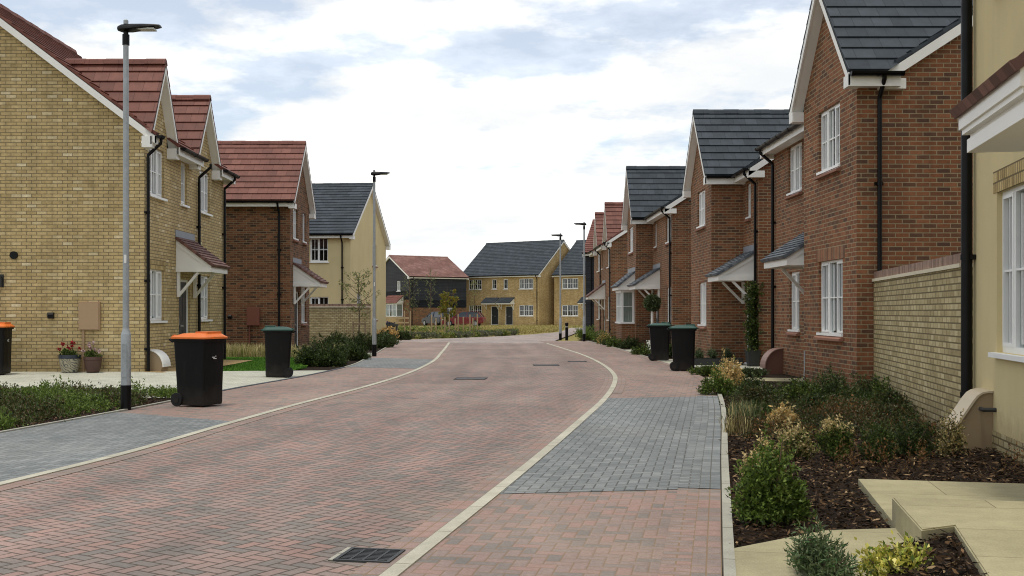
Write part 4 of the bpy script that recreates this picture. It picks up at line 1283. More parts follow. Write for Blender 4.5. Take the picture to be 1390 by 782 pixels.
def make_bin(lid):
    """front towards +x, wheels at the back (-x)"""
    e = thing('wheelie_bin', 'x', 'wheelie bin')
    mb = MB()
    secs = [(.02, .02, .47, .45, .04), (.02, .06, .49, .47, .05), (.01, .30, .51, .48, .05), (.005, .60, .535, .495, .05), (.0, .90, .565, .51, .05), (.0, .955, .57, .515, .05), (.0, .957, .625, .55, .06), (.0, .995, .635, .555, .06), (.0, .997, .57, .50, .05)]
    mb.loft([rrect(cx, 0, w, d, r, z) for cx, z, w, d, r in secs])
    mb.build('body', M['bin_black'], e)
    lb = MB()
    lb.loft([rrect(.0, 0, .66, .565, .06, .998), rrect(.0, 0, .665, .57, .06, 1.022), rrect(.02, 0, .58, .50, .08, 1.045), rrect(.05, 0, .46, .42, .08, 1.075), rrect(.07, 0, .36, .34, .08, 1.082)])
    lb.box((.06, -.16, 1.06), (.28, .16, 1.105))
    lb.box((.31, -.12, 1.0), (.365, .12, 1.03))
    for s in (-1, 1): lb.bar((-.335, s * .2, 1.01), (-.28, s * .2, 1.045), .06, .03)
    lo = lb.build('lid', M[lid], e)
    hb = MB()
    hb.tube([(-.30, -.23, .95), (-.365, -.23, .985), (-.365, .23, .985), (-.30, .23, .95)], .016, 8); hb.build('handle', M['bin_black'], e)
    for s in (-1, 1):
        w = MB()
        w.tube([(-.215, s * .215, .10), (-.215, s * .265, .10)], [.10, .10], 20); wo = w.build('wheel', M['rubber'], e)
        h = MB(); h.tube([(-.215, s * .266, .10), (-.215, s * .272, .10)], .05, 14); h.build('hub', M['bin_black'], wo)
    ax = MB(); ax.tube([(-.215, -.214, .10), (-.215, .214, .10)], .012, 8); ax.build('axle', M['steel_dark'], e)
    return e
bo_ = make_bin('orange_lid')
st = MB()
for dy, dz, w_, h_ in ((-.03, .02, .05, .012), (.02, .035, .02, .01), (.0, .0, .07, .01)):
    st.box((.282, dy - w_ / 2, .70 + dz), (.290, dy + w_ / 2, .70 + dz + h_))
sto = st.build('printed_mark', M['white_trim'], bo_)
bg = make_bin('green_lid')
bins = [(bo_, (-4.46, 16.5), -24, 1.0, 'black wheelie bin with orange lid standing on the pink pavement'),
        (copy_tree(bo_), (-10.66, 23.4), 3, .99, 'orange lidded wheelie bin cut off by the left edge beside the yellow brick wall'),
        (bg, (-4.72, 23.75), 190, 1.0, 'black bin with green lid by the lawn on the left'),
        (copy_tree(bg), (4.42, 26.4), -8, 1.0, 'nearer of the two green lidded bins on the right pavement'),
        (copy_tree(bg), (4.66, 31.9), -6, 1.0, 'farther of the two green lidded bins on the right pavement')]
for o, (x, y), a, s, lab in bins:
    o.location = (x, y, .085 if x < -8 else .01); o.rotation_euler = (0, 0, R(a))
    o['label'] = lab; o['group'] = 'wheelie bins'

# drain grate by the kerb
def grate():
    e = thing('drain_grate', 'square slotted drain grate set in the paving beside the right kerb', 'drain', (-.735, 6.34, .0), R(-11.2))
    mb = MB()
    s = .165
    mb.box((-s, -s, -.02), (s, -s + .022, .012)); mb.box((-s, s - .022, -.02), (s, s, .012))
    mb.box((-s, -s + .022, -.02), (-s + .022, s - .022, .012)); mb.box((s - .022, -s + .022, -.02), (s, s - .022, .012))
    mb.build('frame', M['steel_dark'], e)
    b = MB()
    n = 9
    for i in range(n):
        y = -s + .035 + (2 * s - .07) * i / (n - 1)
        b.box((-s + .023, y - .006, -.015), (s - .023, y + .006, .008))
    for x in (-.075, .0, .075): b.box((x - .007, -s + .023, -.016), (x + .007, s - .023, .0095))
    b.build('grille', M['steel_dark'], e)
    m_ = MB(); m_.box((-s - .028, -s, -.01), (-s - .001, s, .010)); m_.build('mortar_bed', M['edging'], e)
    k = MB(); k.box((-s + .02, -s + .02, .003), (s - .02, s - .02, .0045)); k.build('well_shade', M['rubber'], e)  # thin black plate stands in for the shade down the drain
    return e
grate()
def cover(x, y, w, d, a, lab):
    e = thing('manhole_cover', lab, 'manhole cover', (x, y, 0), R(a), 'manhole covers in the road')
    mb = MB()
    mb.box((-w / 2, -d / 2, .001), (w / 2, d / 2, .007)); mb.build('cover', M['steel_dark'], e)
    r = MB()
    for a_, b_ in (((-w / 2 - .03, -d / 2 - .03), (w / 2 + .03, -d / 2)), ((-w / 2 - .03, d / 2), (w / 2 + .03, d / 2 + .03)), ((-w / 2 - .03, -d / 2), (-w / 2, d / 2)), ((w / 2, -d / 2), (w / 2 + .03, d / 2))):
        r.box((*a_, .001), (*b_, .009))
    r.build('frame', M['rubber'], e)
cover(-.57, 23.3, .6, .6, -5, 'dark square manhole cover nearest the camera in the road')
cover(1.27, 29.2, .62, .6, 0, 'dark manhole cover farther up the road towards the right kerb')
cover(2.25, 31.4, .45, .4, 3, 'small dark cover tight against the right kerb')

bl = thing('bollard', 'short black bollard beside the farther right lamp post', 'bollard', (3.42, 55.0, 0))
mb = MB(); mb.lathe([(0, 0), (.075, 0), (.075, .78), (.085, .79), (.085, .86), (.05, .89), (0, .89)], seg=14); mb.build('post', M['black_plastic'], bl)
mb = MB(); mb.lathe([(.076, .66), (.0775, .66), (.0775, .69), (.076, .69)], seg=14); mb.build('reflector_band', M['white_trim'], bl)

# step and slabs by the cream house
P = lambda t, o: (5.2 - .187 * t - .982 * o, 12.1 - .982 * t + .187 * o)      # along the cream facade, outward
def slab_block(name, pts, z0, z1, mat, kind='structure'):
    mb = MB(); mb.extrude([(p[0], p[1], z0) for p in pts], (0, 0, z1 - z0))
    mb.F = [(pt, [(v.x, v.y) if abs(pt[0].z - pt[1].z) + abs(pt[1].z - pt[2].z) < .001 else u_ for v, u_ in zip(pt, u)], mi, sm) for pt, u, mi, sm in mb.F]
    o = mb.build(name, mat); o['kind'] = kind
    return o
hd = V((.191, .982)); 
slab_block('paving_path', [(2.92, 8.96), (2.55, 7.15), (6.2, 6.42), (6.6, 8.2)], -.05, .05, M['stone_slab'])
_st = slab_block('stone_step', [(2.55, 7.149), (2.33, 6.08), (2.56, 6.2), (1.93, 4.0), (5.6, 3.2), (6.2, 6.419)], -.05, .205, M['stone_slab'])
_bm = bmesh.new(); _bm.from_mesh(_st.data); bmesh.ops.remove_doubles(_bm, verts=_bm.verts, dist=1e-4); bmesh.ops.bevel(_bm, geom=[e_ for e_ in _bm.edges if all(v_.co.z > .2 for v_ in e_.verts)], offset=.008, segments=2, affect='EDGES'); _bm.to_mesh(_st.data); _bm.free()
polysheet('bed_soil', [(2.0, 5.95, .10), (2.335, 6.07, .14), (2.555, 6.19, .17), (2.25, 5.0, .16), (1.97, 4.1, .14), (1.75, 4.1, .06)], M['soil'])
slab_block('paving_path', [(OR(6.4) + .075, 6.42), (2.06, 6.95), (2.54, 7.02), (2.335, 6.03), (2.05, 5.95), (1.9, 4.0), (OR(4) + .075, 4.0)], -.05, .03, M['stone_slab'])
slab_block('paving_path', [(OR(19.9) + .08, 19.9), (5.6, 19.3), (5.65, 19.75), (OR(20.4) + .08, 20.4)], -.05, .01, M['stone_slab'])

# ================================================================== PLANTS
def mesh_np(name, verts, faces, cols, mat, parent=None):
    """verts (n,3), faces (m,4) or (m,3), cols (n,3) linear"""
    me = bpy.data.meshes.new(name)
    k = faces.shape[1]
    me.vertices.add(len(verts)); me.vertices.foreach_set('co', verts.astype(np.float32).ravel())
    me.loops.add(faces.size); me.loops.foreach_set('vertex_index', faces.astype(np.int32).ravel())
    me.polygons.add(len(faces)); me.polygons.foreach_set('loop_start', np.arange(0, faces.size, k, dtype=np.int32))
    ca = me.color_attributes.new('Col', 'FLOAT_COLOR', 'POINT')
    c4 = np.ones((len(verts), 4), np.float32); c4[:, :3] = cols
    ca.data.foreach_set('color', c4.ravel())
    me.materials.append(mat)
    me.update(calc_edges=True); me.validate()
    o = bpy.data.objects.new(name, me); COL.objects.link(o)
    if parent is not None: o.parent = parent
    return o

def norm(a): return a / np.maximum(np.linalg.norm(a, axis=-1, keepdims=True), 1e-9)

def leaves_np(c, d, L, W, col, droop=.25):
    """diamond leaves at c (n,3) pointing d (n,3)"""
    n = len(c)
    d = norm(d)
    rv = norm(RNG.normal(size=(n, 3)))
    s = norm(np.cross(d, rv)); u = np.cross(s, d)
    L = np.broadcast_to(np.asarray(L, float), (n,))[:, None]; W = np.broadcast_to(np.asarray(W, float), (n,))[:, None]
    v0 = c; v1 = c + d * L * .45 + s * W / 2 + u * W * .15; v2 = c + d * L - u * L * droop; v3 = c + d * L * .45 - s * W / 2 + u * W * .15
    V_ = np.stack([v0, v1, v2, v3], 1).reshape(-1, 3)
    F_ = np.arange(4 * n).reshape(n, 4)
    C_ = np.repeat(col, 4, 0)
    return V_, F_, C_

def pal(cols, n, w=None, jit=.18):
    cols = np.array([c[:3] for c in cols])
    i = RNG.choice(len(cols), n, p=w)
    j = RNG.choice(len(cols), n, p=w)
    t = RNG.random((n, 1)) * .5
    c = cols[i] * (1 - t) + cols[j] * t
    return c * (1 + jit * RNG.normal(size=(n, 1))).clip(.5, 1.6)

GREEN = [lin(66, 84, 36), lin(90, 108, 46), lin(114, 130, 60), lin(48, 62, 28)]
DGREEN = [lin(50, 64, 32), lin(66, 80, 38), lin(86, 100, 50), lin(36, 46, 24)]
BGREEN = [lin(88, 112, 40), lin(110, 132, 52), lin(134, 152, 74), lin(62, 82, 32)]
GGREEN = [lin(92, 106, 70), lin(118, 130, 92), lin(70, 84, 54)]
PALE = [lin(206, 184, 130), lin(222, 204, 156), lin(176, 156, 100), lin(150, 138, 84)]
GOLD = [lin(214, 180, 112), lin(226, 198, 140), lin(190, 152, 88)]
RUST = [lin(116, 84, 52), lin(148, 104, 62), lin(92, 68, 44), lin(96, 88, 52)]
YVAR = [lin(206, 196, 88), lin(226, 216, 130), lin(150, 160, 58), lin(92, 116, 44)]
BROWNG = [lin(78, 74, 42), lin(92, 78, 48), lin(64, 68, 36), lin(100, 82, 56)]
STRAW = [lin(206, 190, 142), lin(186, 168, 116), lin(160, 150, 96)]

def twig_cloud(tips, dirs, per, tl, L, W, cols, w=None, top=None, topz=.6, zmax=1.0, spread=.9):
    """leaves set along short twigs ending at tips"""
    n = len(tips) * per
    base = np.repeat(tips, per, 0); dd = np.repeat(norm(dirs), per, 0)
    t = RNG.random((n, 1))
    c = base - dd * tl * t + RNG.normal(size=(n, 3)) * L * .22
    side = norm(RNG.normal(size=(n, 3)))
    d = norm(dd * (1 - .5 * t) + side * spread)
    col = pal(cols, n, w)
    if top is not None:
        m = (np.repeat(RNG.random(len(tips)), per) < np.clip((c[:, 2] / zmax - topz) * 4 + .5, 0, 1)) 
        col[m] = pal(top, int(m.sum()))
    return leaves_np(c, d, L * RNG.uniform(.6, 1.25, n), W * RNG.uniform(.7, 1.2, n), col)

def dome_tips(n, rx, ry, h, fill=.35, z0=.08):
    p = norm(RNG.normal(size=(n, 3)))
    p[:, 2] = np.abs(p[:, 2]) * 1.0 - .12
    K = 6; lc = np.stack([RNG.uniform(-.5, .5, K), RNG.uniform(-.5, .5, K), RNG.uniform(-.25, .12, K)], 1); lr = RNG.uniform(.5, .72, K); lc[0] = (0, 0, .12); lr[0] = .86
    li = RNG.integers(0, K, n)
    r = 1 - fill * RNG.random((n, 1)) ** 1.5
    lump = 1 + .13 * np.sin(p[:, :1] * 5 + rx * 40) * np.cos(p[:, 1:2] * 4 + h * 30) + .07 * RNG.normal(size=(n, 1))
    q = p * r * lump * lr[li][:, None] + lc[li]
    q[:, 2] = np.maximum(q[:, 2], -.12)
    tips = np.stack([q[:, 0] * rx, q[:, 1] * ry, z0 + (q[:, 2] + .12) / 1.12 * (h - z0)], 1)
    k_ = RNG.random((n, 1)) < .05
    tips = np.where(k_, tips * 1.22, tips)
    tips[:, 2] = np.maximum(tips[:, 2], .03)
    dirs = norm(np.stack([p[:, 0] * .7, p[:, 1] * .7, np.abs(p[:, 2]) * .6 + .55], 1) + RNG.normal(size=(n, 3)) * .25)
    return tips, dirs

def shrub(name, label, x, y, rx, ry, h, twigs, per, L, W, cols, z=0.0, group=None, top=None, topz=.6, tl=.14, w=None, cat='shrub', fill=.35, stems=9):
    e = thing(name, label, cat, (x, y, z), RNG.uniform(0, 6.28), group)
    tips, dirs = dome_tips(twigs, rx, ry, h, fill)
    a = twig_cloud(tips, dirs, per, tl, L, W, cols, w, top, topz, h)
    mesh_np('foliage', *a, M['leaf'], e)
    sb = MB()
    for i in RNG.choice(len(tips), min(stems, len(tips)), replace=False):
        t = V(tips[i]); b = V((t.x * .12, t.y * .12, -.02)); m = b.lerp(t, .5) + V((0, 0, h * .06))
        sb.tube([b, m, t], [.010, .007, .003], 5, caps=False)
    sb.build('stem', M['bark'], e)
    return e

SG = 'shrubs in the bed on the right'
shrub('shrub', 'large bright green bush at the front of the mulch bed by the edging', 1.82, 7.35, .225, .23, .63, 900, 16, .032, .016, BGREEN + GREEN[:2], group=SG, top=None)
shrub('shrub', 'grey green bush with narrow leaves at the bottom edge of the bed', 1.66, 5.75, .20, .20, .36, 300, 16, .036, .009, GGREEN + [lin(70, 100, 56)], group=SG, tl=.16)
shrub('shrub', 'yellow variegated low shrub beside the stone step', 2.05, 5.62, .22, .18, .27, 170, 13, .034, .018, YVAR, group=SG)
shrub('shrub', 'pale golden shrub just behind the large bright green bush', 2.06, 8.5, .20, .18, .54, 360, 15, .028, .016, PALE, group=SG)
shrub('shrub', 'cream tipped shrub, first in the row across the bed', 2.80, 10.55, .25, .22, .46, 300, 15, .028, .016, GREEN + PALE, group=SG, top=PALE, topz=.55)
shrub('shrub', 'cream tipped shrub with dark green heart in the middle of the row', 3.24, 10.6, .22, .2, .50, 300, 15, .028, .016, GREEN, group=SG, top=PALE, topz=.55)
shrub('shrub', 'plain dark green bush in the row across the mulch bed', 3.56, 10.35, .19, .18, .48, 320, 15, .028, .014, DGREEN + GREEN[:2], group=SG)
shrub('shrub', 'dark green bush nearest the yellow garden wall', 4.02, 10.75, .25, .22, .54, 360, 15, .028, .014, DGREEN, group=SG)
shrub('shrub', 'straw coloured shrub beside the brown gas meter box', 4.40, 10.75, .20, .18, .48, 240, 14, .026, .014, PALE + DGREEN[:2], group=SG)
for i, (x, y) in enumerate([(3.05, 9.75), (3.36, 9.75), (3.72, 9.7), (4.5, 9.6)]):
    lab = ['rusty dried seedling on the mulch left of the others', 'rusty brown dried plant below the plain green bush', 'tall rusty dried plant right of the plain green bush', 'rusty dried stalks in front of the gas meter box'][i]
    e = thing('dried_plant', lab, 'plant', (x, y, 0), 0, 'dried plants on the mulch')
    n = 26
    tips = np.stack([RNG.normal(size=n) * .09, RNG.normal(size=n) * .07, RNG.uniform(.12, .30, n)], 1)
    a = twig_cloud(tips, np.tile([0, 0, 1.0], (n, 1)), 10, .16, .03, .010, RUST)
    mesh_np('foliage', *a, M['leaf'], e)
shrub('shrub', 'golden shrub at the far corner of the bed beside the pavement', 4.25, 20.2, .30, .34, .66, 330, 15, .05, .024, GOLD + PALE, group=SG)
shrub('shrub', 'light green shrub behind the golden corner shrub', 4.42, 21.6, .3, .3, .55, 220, 15, .05, .024, BGREEN + GOLD[:1], group=SG)
shrub('shrub', 'low green shrub at the pavement edge in front of the stone path', 4.75, 24.8, .42, .4, .26, 220, 15, .05, .022, GREEN, group=SG)
shrub('shrub', 'low dark shrub between the stone path and the red gas meter box', 5.6, 24.3, .5, .35, .2, 220, 15, .045, .02, DGREEN, group=SG)

def cover_np(name, region, n_pl, hfun, per, L, W, colfun, kind='stuff', label=None, cat='ground cover'):
    """low planting nobody could count: tufts of leaves over a region (x0,x1,y0,y1,test)"""
    Vs, Fs, Cs, off = [], [], [], 0
    pts = []
    while len(pts) < n_pl:
        x, y = RNG.uniform(region[0], region[1]), RNG.uniform(region[2], region[3])
        if region[4](x, y): pts.append((x, y))
    for x, y in pts:
        h = hfun(x, y)
        if h <= 0.02: continue
        k = 9
        tips = np.stack([x + RNG.normal(size=k) * .10, y + RNG.normal(size=k) * .10, h * RNG.uniform(.45, 1.1, k)], 1)
        dirs = np.stack([RNG.normal(size=k) * .4, RNG.normal(size=k) * .4, np.ones(k)], 1)
        a, f_, c_ = twig_cloud(tips, dirs, per, min(.2, h * .8), L, W, colfun(x, y))
        Vs.append(a); Fs.append(f_ + off); Cs.append(c_); off += len(a)
    o = mesh_np(name, np.concatenate(Vs), np.concatenate(Fs), np.concatenate(Cs), M['leaf'])
    tag(o, label, cat, None, kind)
    return o

# dense low planting between the row of shrubs and the red house
def reg(x, y): return x > OR(y) + .25 and x < (6.28 - .19 * (18.05 - y)) - .15 if y < 18.0 else x > OR(y) + .3 and x < 5.7
def hgt(x, y): return (.20 + .14 * math.sin(x * 3.1 + y * 1.3) * math.cos(y * 2.1 - x)) * (1.25 if y > 16.6 else .85) * min(1, (x - OR(y)) * 1.4)
def colr(x, y):
    k = math.sin(x * 2.2 + y * .9) + (y - 15.2) * .5 - (x - 4) * .1
    return DGREEN + GREEN[:2] if k > .25 else (BROWNG + DGREEN if k > -.6 else BROWNG + RUST[:2] + DGREEN[:2])
cover_np('ground_cover', (2.6, 6.2, 12.0, 19.2, reg), 560, lambda x, y: hgt(x, y) * (.35 + 1.0 * RNG.random()), 8, .040, .016, colr, label='low mixed green and brown planting filling the bed by the garden wall')
def reg2(x, y): return OL(y) - 4.6 < x < OL(y) - .30 and (y < 19.6 + (x + 9) * -.1) and math.sin(x * 2.3 + 1) * math.cos(y * 2.7) > -.55
def hgt2(x, y): return (.13 + .08 * math.sin(x * 4.3) * math.cos(y * 3.1)) * min(1, (OL(y) - x) * 1.2) * (.4 + 1.0 * RNG.random())
cover_np('ground_cover', (-11.5, -5.2, 11.6, 20.0, reg2), 900, hgt2, 8, .05, .02, lambda x, y: GREEN[:3] + BGREEN[:2] if math.sin(x * 3 + y * 2) > -.1 else GREEN[:2] + BROWNG + DGREEN[:2], label='low leafy green planting in the bed left of the near street lamp')

for x, y, r_, h_, cols_, lab in [(4.05, 17.3, .34, .50, DGREEN, 'dark green shrub against the red brick wall under the narrow ground floor window'), (4.6, 16.9, .30, .46, GREEN, 'leafy green shrub below the large ground floor window of the red house'),
        (5.1, 17.1, .34, .60, DGREEN + GREEN[:1], 'tallest green shrub under the corner of the red brick house'), (5.65, 16.7, .30, .50, DGREEN, 'dark green shrub at the foot of the drainpipe by the yellow garden wall'),
        (3.75, 16.2, .26, .40, DGREEN + BROWNG, 'olive shrub in the middle of the bed behind the grass clump'), (5.3, 14.9, .24, .38, BROWNG + DGREEN, 'brownish shrub beside the yellow garden wall'), (4.4, 15.4, .24, .34, DGREEN, 'small dark shrub in the centre of the bed'), (4.75, 13.2, .22, .40, DGREEN + BROWNG, 'olive shrub close to the garden wall behind the front row'), (3.35, 13.1, .18, .36, GOLD + PALE, 'small golden shrub behind the front row near the grass clump'), (3.7, 18.6, .3, .5, GREEN + BGREEN[:2], 'light green shrub near the pavement in front of the stone path'), (5.0, 14.1, .16, .5, DGREEN, 'slim upright bush close against the yellow garden wall'), (5.55, 15.9, .18, .55, GREEN, 'upright green bush against the middle of the yellow garden wall')]:
    shrub('shrub', lab, x, y, r_, r_, h_, 230, 13, .045, .020, cols_, group=SG)

# ornamental grass as curved blades
def grass_np(region, n, h0, h1, wd, cols, lean=.45, w=None):
    pts = []
    while len(pts) < n:
        x, y = RNG.uniform(region[0], region[1]), RNG.uniform(region[2], region[3])
        if region[4] is None or region[4](x, y): pts.append((x, y))
    p = np.array(pts); n = len(p)
    h = RNG.uniform(h0, h1, n)[:, None]
    a = RNG.uniform(0, 2 * np.pi, n)
    d = np.stack([np.cos(a), np.sin(a), np.zeros(n)], 1)
    s = np.stack([-np.sin(a), np.cos(a), np.zeros(n)], 1) * wd
    b = np.stack([p[:, 0], p[:, 1], np.zeros(n)], 1)
    le = (RNG.random((n, 1)) * lean)
    m = b + d * h * le * .35 + np.array([0, 0, 1]) * h * .6
    t = b + d * h * le + np.array([0, 0, 1]) * h * (1 - .3 * le)
    Vv = np.stack([b - s, b + s, m + s * .7, m - s * .7, t], 1).reshape(-1, 3)
    i = np.arange(n)[:, None] * 5
    Q = np.concatenate([i + np.array([[0, 1, 2]]), i + np.array([[0, 2, 3]]), i + np.array([[3, 2, 4]])], 0)
    return Vv, Q, np.repeat(pal(cols, n, w), 5, 0)
def tuft(label, x, y, r, n, h0, h1, cols, group, wd=.006, cat='ornamental grass', name='ornamental_grass'):
    e = thing(name, label, cat, (x, y, 0), 0, group)
    a = grass_np((-r, r, -r, r, lambda u, v: u * u + v * v < r * r), n, h0, h1, wd, cols, .7)
    mesh_np('blades', *a, M['blade'], e)
    return e
tuft('wispy grey green grass clump at the pavement side of the bed', 3.28, 14.7, .22, 260, .14, .30, GGREEN + STRAW[1:2], None, .004)
tuft('thin brown grass clump between the golden shrub and the edging kerb', 2.72, 12.6, .16, 150, .16, .34, BROWNG + STRAW, None, .004)
o = mesh_np('lawn_grass', *grass_np((-9.0, -4.7, 25.5, 33.2, lambda x, y: x < OL(y) - (.95 if y < 28 else 1.25) and (x > -6.86 or y > 31.4)), 22000, .04, .09, .007, [lin(78, 120, 34), lin(96, 142, 44), lin(60, 98, 30)]), M['blade'])
tag(o, 'bright green mown lawn behind the bins on the left', 'grass', None, 'stuff')
GT = 'straw coloured grasses below the brown brick house'
for i, (x, y, lab) in enumerate([(-8.3, 34.6, 'straw coloured grass clump closest to the yellow brick house'), (-7.5, 34.4, 'feathery straw grass clump left of the green lidded bin'), (-6.7, 34.2, 'feathery straw grass clump half behind the green lidded bin'), (-5.55, 32.6, 'straw grass clump right of the green lidded bin'), (-5.1, 33.8, 'straw grass clump under the porch of the brown brick house')]):
    tuft(lab, x, y, .5, 700, .3, .55, STRAW + [STRAW[0], lin(150, 150, 96), lin(110, 120, 64)], GT, .006)
BG = 'dark green bushes in the left bed'
for i, (x, y, rx, h, lab) in enumerate([(-4.95, 29.3, .55, .72, 'dark green bush just right of the green lidded bin'), (-4.4, 29.0, .45, .5, 'low green bush at the pavement corner of the left bed'), (-4.75, 30.8, .65, .9, 'tallest dark green bush in the left bed'), (-4.35, 32.6, .55, .62, 'green bush between the tall bush and the second lamp post'), (-5.6, 38.8, .8, .85, 'dark bush below the garden wall left of the young tree'), (-4.95, 41.5, .75, .8, 'dark bush at the foot of the young staked tree'), (-4.5, 44.0, .8, .75, 'dark bush right of the second lamp post')]):
    shrub('bush', lab, x, y, rx, rx * .9, h, 330, 13, .075, .034, DGREEN + GREEN[:1], group=BG, tl=.2, cat='bush')
for i, (x, y, rx, h, cols, lab) in enumerate([(-4.9, 47.6, .6, .75, DGREEN, 'dark bush at the end of the left bed near the cream gable'), (-5.6, 55.9, .9, .8, GOLD, 'orange brown bush at the corner of the far road'), (-4.9, 56.2, .5, .6, DGREEN, 'small dark bush beside the orange brown bush')]):
    shrub('bush', lab, x, y, rx, rx * .8, h, 200, 12, .10, .05, cols, group=BG, tl=.25, cat='bush')
RB = 'low bushes in front of the far right houses'
for i, (x, y, rx, h, cols, lab) in enumerate([(5.35, 34.6, .5, .55, DGREEN, 'low bush just behind the farther green lidded bin'), (5.0, 36.3, .6, .5, GREEN, 'low green bush beside the pale path to the bay window house'), (5.2, 43.3, .55, .55, DGREEN, 'dark low bush left of the bay window'), (4.75, 44.8, .5, .45, GREEN, 'green low bush below the bay window'), (4.9, 46.8, .6, .55, DGREEN, 'dark bush at the far corner of the bay window'), (4.7, 49.0, .55, .65, GOLD + GREEN, 'yellowish bush by the brick house with red gables'), (4.9, 51.2, .6, .7, GREEN, 'green bush behind the taller right lamp post'), (4.4, 56.6, .6, .95, BGREEN, 'tall light green bush beside the bollard'), (4.9, 59.0, .7, .9, BGREEN + GREEN, 'tall light green bush in front of the black boarded wall')]):
    shrub('bush', lab, x, y, rx, rx, h, 200, 12, .08, .036, cols, group=RB, tl=.22, cat='bush')
# low planting on the island at the end of the street
def regI(x, y):
    xx = [-9, -4.4, -2.0, .3, 2.1]; yy = [56.5, 57.8, 61.1, 65.7, 70.7]
    e = np.interp(x, xx, yy)
    return e < y < e + 5.5
cover_np('ground_cover', (-7.0, 1.2, 56.5, 76, regI), 300, lambda x, y: .26, 9, .11, .05, lambda x, y: GGREEN + [lin(128, 112, 112), lin(118, 116, 88)] if math.sin(x * 2 + y) > -.4 else BGREEN + STRAW[1:], label='low mauve and green planting on the island at the end of the street')
cover_np('ground_cover', (-9.5, -1.5, 77, 92, lambda x, y: True), 120, lambda x, y: .24, 9, .13, .06, lambda x, y: BGREEN + STRAW[1:], label='light green planting behind the wooden stakes')
o = mesh_np('dry_grass', *grass_np((-6, 9, 66, 116, lambda x, y: y > np.interp(x, [-9, -4.4, -2.0, .3, 2.1, 4.4, 6.6, 14], [62, 63, 66.5, 71, 71, 79.5, 101, 119]) and y < 119 - .6 * x), 14000, .05, .17, .03, [lin(172, 152, 98), lin(152, 140, 80), lin(130, 130, 68), lin(186, 168, 116)]), M['blade'])
tag(o, 'dry yellowish grass on the green before the far houses', 'grass', None, 'stuff')

# bark mulch
n = 15000
mp_ = []
while len(mp_) < n:
    y = 5.2 + 13 * RNG.random() ** 1.6
    x = RNG.uniform(OR(y) + (.03 if RNG.random() < .08 else .085), 5.3)
    if y > 12 and RNG.random() < .5: continue
    if x > 2.5 + (y - 7.0) * .2 and y < 9.0: continue          # under the slabs
    if y < 7.0 and x < 2.1: 
        if y < 6.45 + (x - 1.3) * .7: continue
    if y < 7.02 and 2.05 < x: continue
    mp_.append((x, y, .0))
for _ in range(1100):
    a_, b_ = RNG.random(2)
    q = np.array([2.02, 5.9, .11]) * (1 - a_) + np.array([1.85, 4.2, .09]) * a_
    r_ = np.array([2.52, 6.14, .17]) * (1 - a_) + np.array([1.97, 4.2, .15]) * a_
    mp_.append(tuple(q * (1 - b_) + r_ * b_))
n = len(mp_)
mp_ = np.array(mp_); mp_[:, 2] += RNG.uniform(0, .035, n)
dirs = norm(RNG.normal(size=(n, 3)) * np.array([1, 1, .28]))
a = leaves_np(mp_, dirs, RNG.uniform(.02, .075, n), RNG.uniform(.008, .022, n), pal([lin(46, 34, 22), lin(72, 53, 35), lin(28, 21, 14), lin(112, 86, 58), lin(176, 148, 110)], n, [.32, .27, .25, .11, .05]), .1)
o = mesh_np('bark_mulch', *a, M['chip'])
tag(o, 'dark brown bark chippings covering the bed on the right', 'mulch', None, 'stuff')
n = 5000
mp_ = []
while len(mp_) < n:
    y = RNG.uniform(11.5, 19.5); x = RNG.uniform(OL(y) - 4, OL(y) - .07)
    mp_.append((x, y, RNG.uniform(0, .03)))
a = leaves_np(np.array(mp_), norm(RNG.normal(size=(n, 3)) * np.array([1, 1, .3])), RNG.uniform(.03, .08, n), RNG.uniform(.012, .026, n), pal([lin(50, 36, 28), lin(74, 54, 42), lin(104, 78, 60)], n), .1)
o = mesh_np('bark_mulch', *a, M['chip']); tag(o, 'brown bark chippings under the planting in the left bed', 'mulch', None, 'stuff')

# potted plants
def flower_pot(x, y, z, r, h, mat, rim, flower, label):
    e = thing('flower_pot', label, 'flower pot', (x, y, z), 0, 'flower pots against the yellow brick wall')
    mb = MB(); mb.lathe([(0, 0), (r * .68, 0), (r * .9, h * .35), (r, h * .78), (r * .96, h * .8), (0, h * .8)], seg=22); mb.build('pot', M[mat], e)
    mb = MB(); mb.lathe([(r * .9, h * .8), (r * 1.05, h * .8), (r * 1.05, h), (r * .92, h), (r * .92, h * .86), (0, h * .86)], seg=22); mb.build('rim', M[rim], e)
    tips, dirs = dome_tips(70, r * .95, r * .8, .26, .5, .02)
    tips[:, 2] += h * .85
    mesh_np('foliage', *twig_cloud(tips, dirs, 12, .1, .05, .035, GREEN), M['leaf'], e)
    k = 7
    ft = np.stack([RNG.uniform(-r, r, k), RNG.uniform(-r * .6, r * .4, k) - .05, h + RNG.uniform(.12, .32, k)], 1)
    for q_ in ft:
        mesh_np('flower', *twig_cloud(q_[None, :], np.array([[0, 0, 1.0]]), 22, .03, .045, .035, flower, spread=2.0), M['leaf'], e)
    return e
flower_pot(-9.28, 23.95, .10, .225, .38, 'glazed', 'glaze_dark', [lin(140, 24, 34), lin(168, 36, 44)], 'large patterned pot with red flowers by the tan meter box')
flower_pot(-8.78, 23.95, .10, .185, .34, 'terracotta', 'terracotta', [lin(214, 190, 190), lin(180, 150, 150)], 'smaller brown pot with pale flowers right of the patterned pot')

